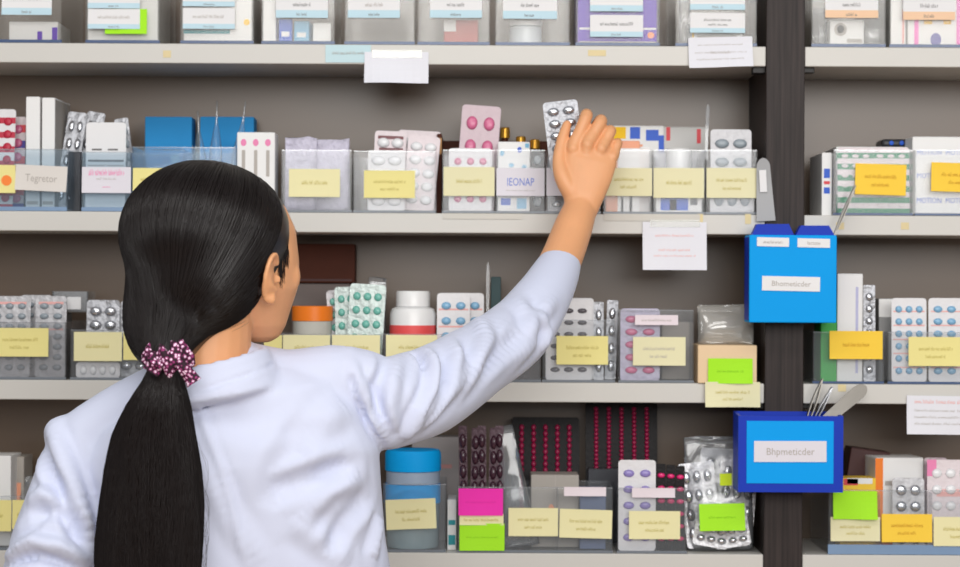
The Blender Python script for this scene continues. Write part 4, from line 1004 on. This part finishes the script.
# sideburn wisps in front of and below the ear, and baby hair at the nape
for s in (-1,1):
    for k in range(130):
        y0=.030+rnd.random()*.026; z0=.030-rnd.random()*.03; ln=rnd.uniform(.02,.062)*(1.15-(y0-.030)/.05)
        pts=[on_head(s*.08,y0-.006*math.sin(t/6*2.2)+ (0.004*t/6),z0-ln*t/6) for t in range(7)]
        ribbon(HB,pts,.00042,HAIR)
    for k in range(30):
        y0=-.005-rnd.random()*.035; z0=-.06-rnd.random()*.03
        pts=[on_head(s*.08,y0-.045*t/6,z0-.010*t/6,.0008) for t in range(7)]
        ribbon(HB,pts,.00016,HAIR)
hair=HB.build('hair',person,smooth=True,world=True); hair['label']='smooth black hair combed back over the ears'
hair_off=-Vector(person.location)
# ponytail on the back of the coat
cent=[]
for (px,py,hw) in ((166,366,17),(163,382,20),(158,405,30),(154,435,40),(152,470,46.5),(151,505,50),(149.5,540,51.5),(148.5,575,51),(148,612,46),(148,650,34),(148,680,16)):
    h=hit(px+8,py) or hit(px+30,py)
    cent.append([px,py,hw,(h.y+D0) if h is not None else 2.38])
for i,c in enumerate(cent): c[3]=min(c[3]-.026, 2.343) if i>0 else (TIE.y+D0-.002)
rg=[]
for (px,py,hw,d) in cent:
    k=d/F; c=W(px,py,d); n=32; rr=[]
    for i in range(n):
        a=2*math.pi*i/n; q,s=math.cos(a),math.sin(a)
        rx=hw*k; ry=min(.022,rx*.75)
        g=1+.03*math.sin(a*7+px)+.02*math.sin(a*11)
        rr.append(c+Vector((rx*math.copysign(abs(q)**.9,q)*g,ry*s*g,0)))
    rg.append(rr)
PB=MB()
def catmull(a,b_,c,d,t): return .5*((2*b_)+(c-a)*t+(2*a-5*b_+4*c-d)*t*t+(3*b_-a-3*c+d)*t**3)
fine=[]
for i in range(len(rg)-1):
    for k in range(4):
        t=k/4; fine.append([catmull(rg[max(i-1,0)][j],rg[i][j],rg[i+1][j],rg[min(i+2,len(rg)-1)][j],t) for j in range(32)])
fine.append(rg[-1])
PB.rings(fine,HAIR)
for k in range(1900):
    a=rnd.uniform(math.pi*.98,math.pi*2.02); j=a/(2*math.pi)*32; drift=rnd.gauss(0,1.1); off=rnd.uniform(.0,.0022); pts=[]
    i0=0; i1=len(fine)-rnd.randint(1,14); ph=rnd.uniform(0,6)
    for i in range(i0,i1,2):
        jj=(j+drift*i/len(fine)+.25*math.sin(ph+i*.35))%32; q0=int(jj)%32; q1=(q0+1)%32; f=jj-int(jj)
        p=fine[i][q0].lerp(fine[i][q1],f); c=sum((fine[i][z] for z in range(0,32,4)),Vector((0,0,0)))/8
        pts.append(p+(p-c).normalized()*off*min(1,i/6))
    if len(pts)>4: ribbon(PB,pts,.00062,HAIR)
for k in range(16):      # loose fly-away hairs at the right edge
    i0=rnd.randint(12,26); L=rnd.randint(6,12); pts=[]
    for i in range(i0,min(i0+L,len(fine)-1)):
        p=fine[i][rnd.choice((0,0,31)) if i==i0 else 0]; t=(i-i0)/L
        pts.append(p+Vector((.010*math.sin(math.pi*t)*rnd.uniform(.8,1.1),-.002,0)))
    if len(pts)>3: ribbon(PB,pts,.00014,HAIR)
pt=PB.build('ponytail',hair,smooth=True); pt.location=hair_off; pt['label']='long straight ponytail'
def scr_mat():
    m=mat('plum_dotted_cloth',(70,22,52),.8); nt=m.node_tree; b=nt.nodes['Principled BSDF']
    tc=nt.nodes.new('ShaderNodeTexCoord'); vo=nt.nodes.new('ShaderNodeTexVoronoi'); vo.inputs['Scale'].default_value=230
    cr=nt.nodes.new('ShaderNodeValToRGB'); cr.color_ramp.interpolation='CONSTANT'; e=cr.color_ramp.elements
    e[0].position=0; e[0].color=lin((246,214,236)); e[1].position=.34; e[1].color=lin((150,50,110)); x=e.new(.52); x.color=lin((44,14,32))
    L=nt.links.new; L(tc.outputs['Object'],vo.inputs['Vector']); L(vo.outputs['Distance'],cr.inputs[0]); L(cr.outputs[0],b.inputs['Base Color'])
    return m
SCR=scr_mat()
b=MB(); rs=[]; TC=W(168,358,TIE.y+D0); N=48
ax=Vector((.20,.18,-1)).normalized(); eu=ax.cross(Vector((0,1,0))).normalized(); ew=ax.cross(eu)
for i in range(N):
    a=2*math.pi*i/N; rad=eu*math.cos(a)+ew*math.sin(a); R=.0180; rr=[]
    sq=.0098*(1+.22*math.sin(a*9)+.12*math.sin(a*5+1))
    for k in range(14):
        q=2*math.pi*k/14; w=1+.18*math.sin(q*3+a*7)
        rr.append(TC+rad*(R+sq*w*math.cos(q)*.85)+ax*(sq*1.55*w*math.sin(q)+.003*math.sin(a*6)))
    rs.append(rr)
rs.append(rs[0]); b.rings(rs,SCR,cap=False)
# the two loose ends of the tie
def tail(p0,p1,d,w0,w1):
    A=W(*p0,d);Bq=W(*p1,d); t=(Bq-A).normalized(); u=t.cross(Vector((0,1,0))).normalized(); r=[]
    for i in range(9):
        k=i/8; c=A.lerp(Bq,k)+Vector((0,-.003*math.sin(k*6),0)); w=w0+(w1-w0)*k; n=Vector((0,1,0))
        r.append([c+u*w*math.cos(z*math.pi/5)+n*(.0035*math.sin(z*math.pi/5)+.0015*math.sin(z*2+k*5)) for z in range(10)])
    b.rings(r,SCR)
tail((180,362),(194,383),TIE.y+D0-.026,.005,.0095)
tail((158,360),(150,372),TIE.y+D0-.030,.009,.010)
s=b.build('scrunchie',hair,smooth=True); s.location=hair_off; s['label']='plum scrunchie with pale dots'

# the silver strip she is pulling out
A=P(541,101,-.05); Bq=P(577,99,-.05); 
blister('silver blister strip held between her thumb and fingers',.049,.098,2,5,FOIL,POCKC,(W(568,170,2.948).x,-.052,W(568,170,2.948).z),(math.radians(-3),math.radians(-7),0),fill=(.40,.36),hy=.006,group='blister packs on the shelves')

# ================================================================== LIGHT, SKY, CAMERA
def area(name,loc,target,sx,sy,power,color=(1,1,1)):
    l=bpy.data.lights.new(name,'AREA'); l.shape='RECTANGLE'; l.size=sx; l.size_y=sy; l.energy=power; l.color=color
    o=bpy.data.objects.new(name,l); COL.objects.link(o); o.location=loc
    o.rotation_euler=(Vector(target)-Vector(loc)).to_track_quat('-Z','Y').to_euler(); return o
area('added_front_key',(.7,-4.5,2.3),(0,0,1.5),3.6,1.3,108,(1,.985,.96))  # soft key lamp added behind the camera, shaped to brighten the upper back panel
area('ceiling_light',(-.2,-1.7,2.85),(-.2,-1.2,0),2.6,.5,20,(1,.98,.95))
area('ceiling_light',(-.2,-3.4,2.85),(-.2,-2.6,0),2.6,.5,20,(1,.98,.95))
w=bpy.data.worlds.new('room_daylight'); SC.world=w; w.use_nodes=True
w.node_tree.nodes['Background'].inputs[0].default_value=(.93,.96,1,1); w.node_tree.nodes['Background'].inputs[1].default_value=.27
cam=bpy.data.cameras.new('camera'); co=bpy.data.objects.new('camera',cam); COL.objects.link(co)
co.location=CAM; co.rotation_mode='XYZ'
co.matrix_world=Matrix.Translation(CAM)@Matrix.Rotation(math.radians(90),4,'X')@Matrix.Rotation(ROLL,4,'Z')
cam.sensor_width=36; cam.lens=F/960*36; cam.clip_start=.05
cam.dof.use_dof=True; cam.dof.focus_distance=2.62; cam.dof.aperture_fstop=6.3
SC.camera=co
SC.view_settings.view_transform='Standard'; SC.view_settings.look='None'; SC.view_settings.gamma=1; SC.view_settings.exposure=0
SC.view_settings.use_curve_mapping=False
SC.cycles.transparent_max_bounces=40; SC.cycles.max_bounces=10
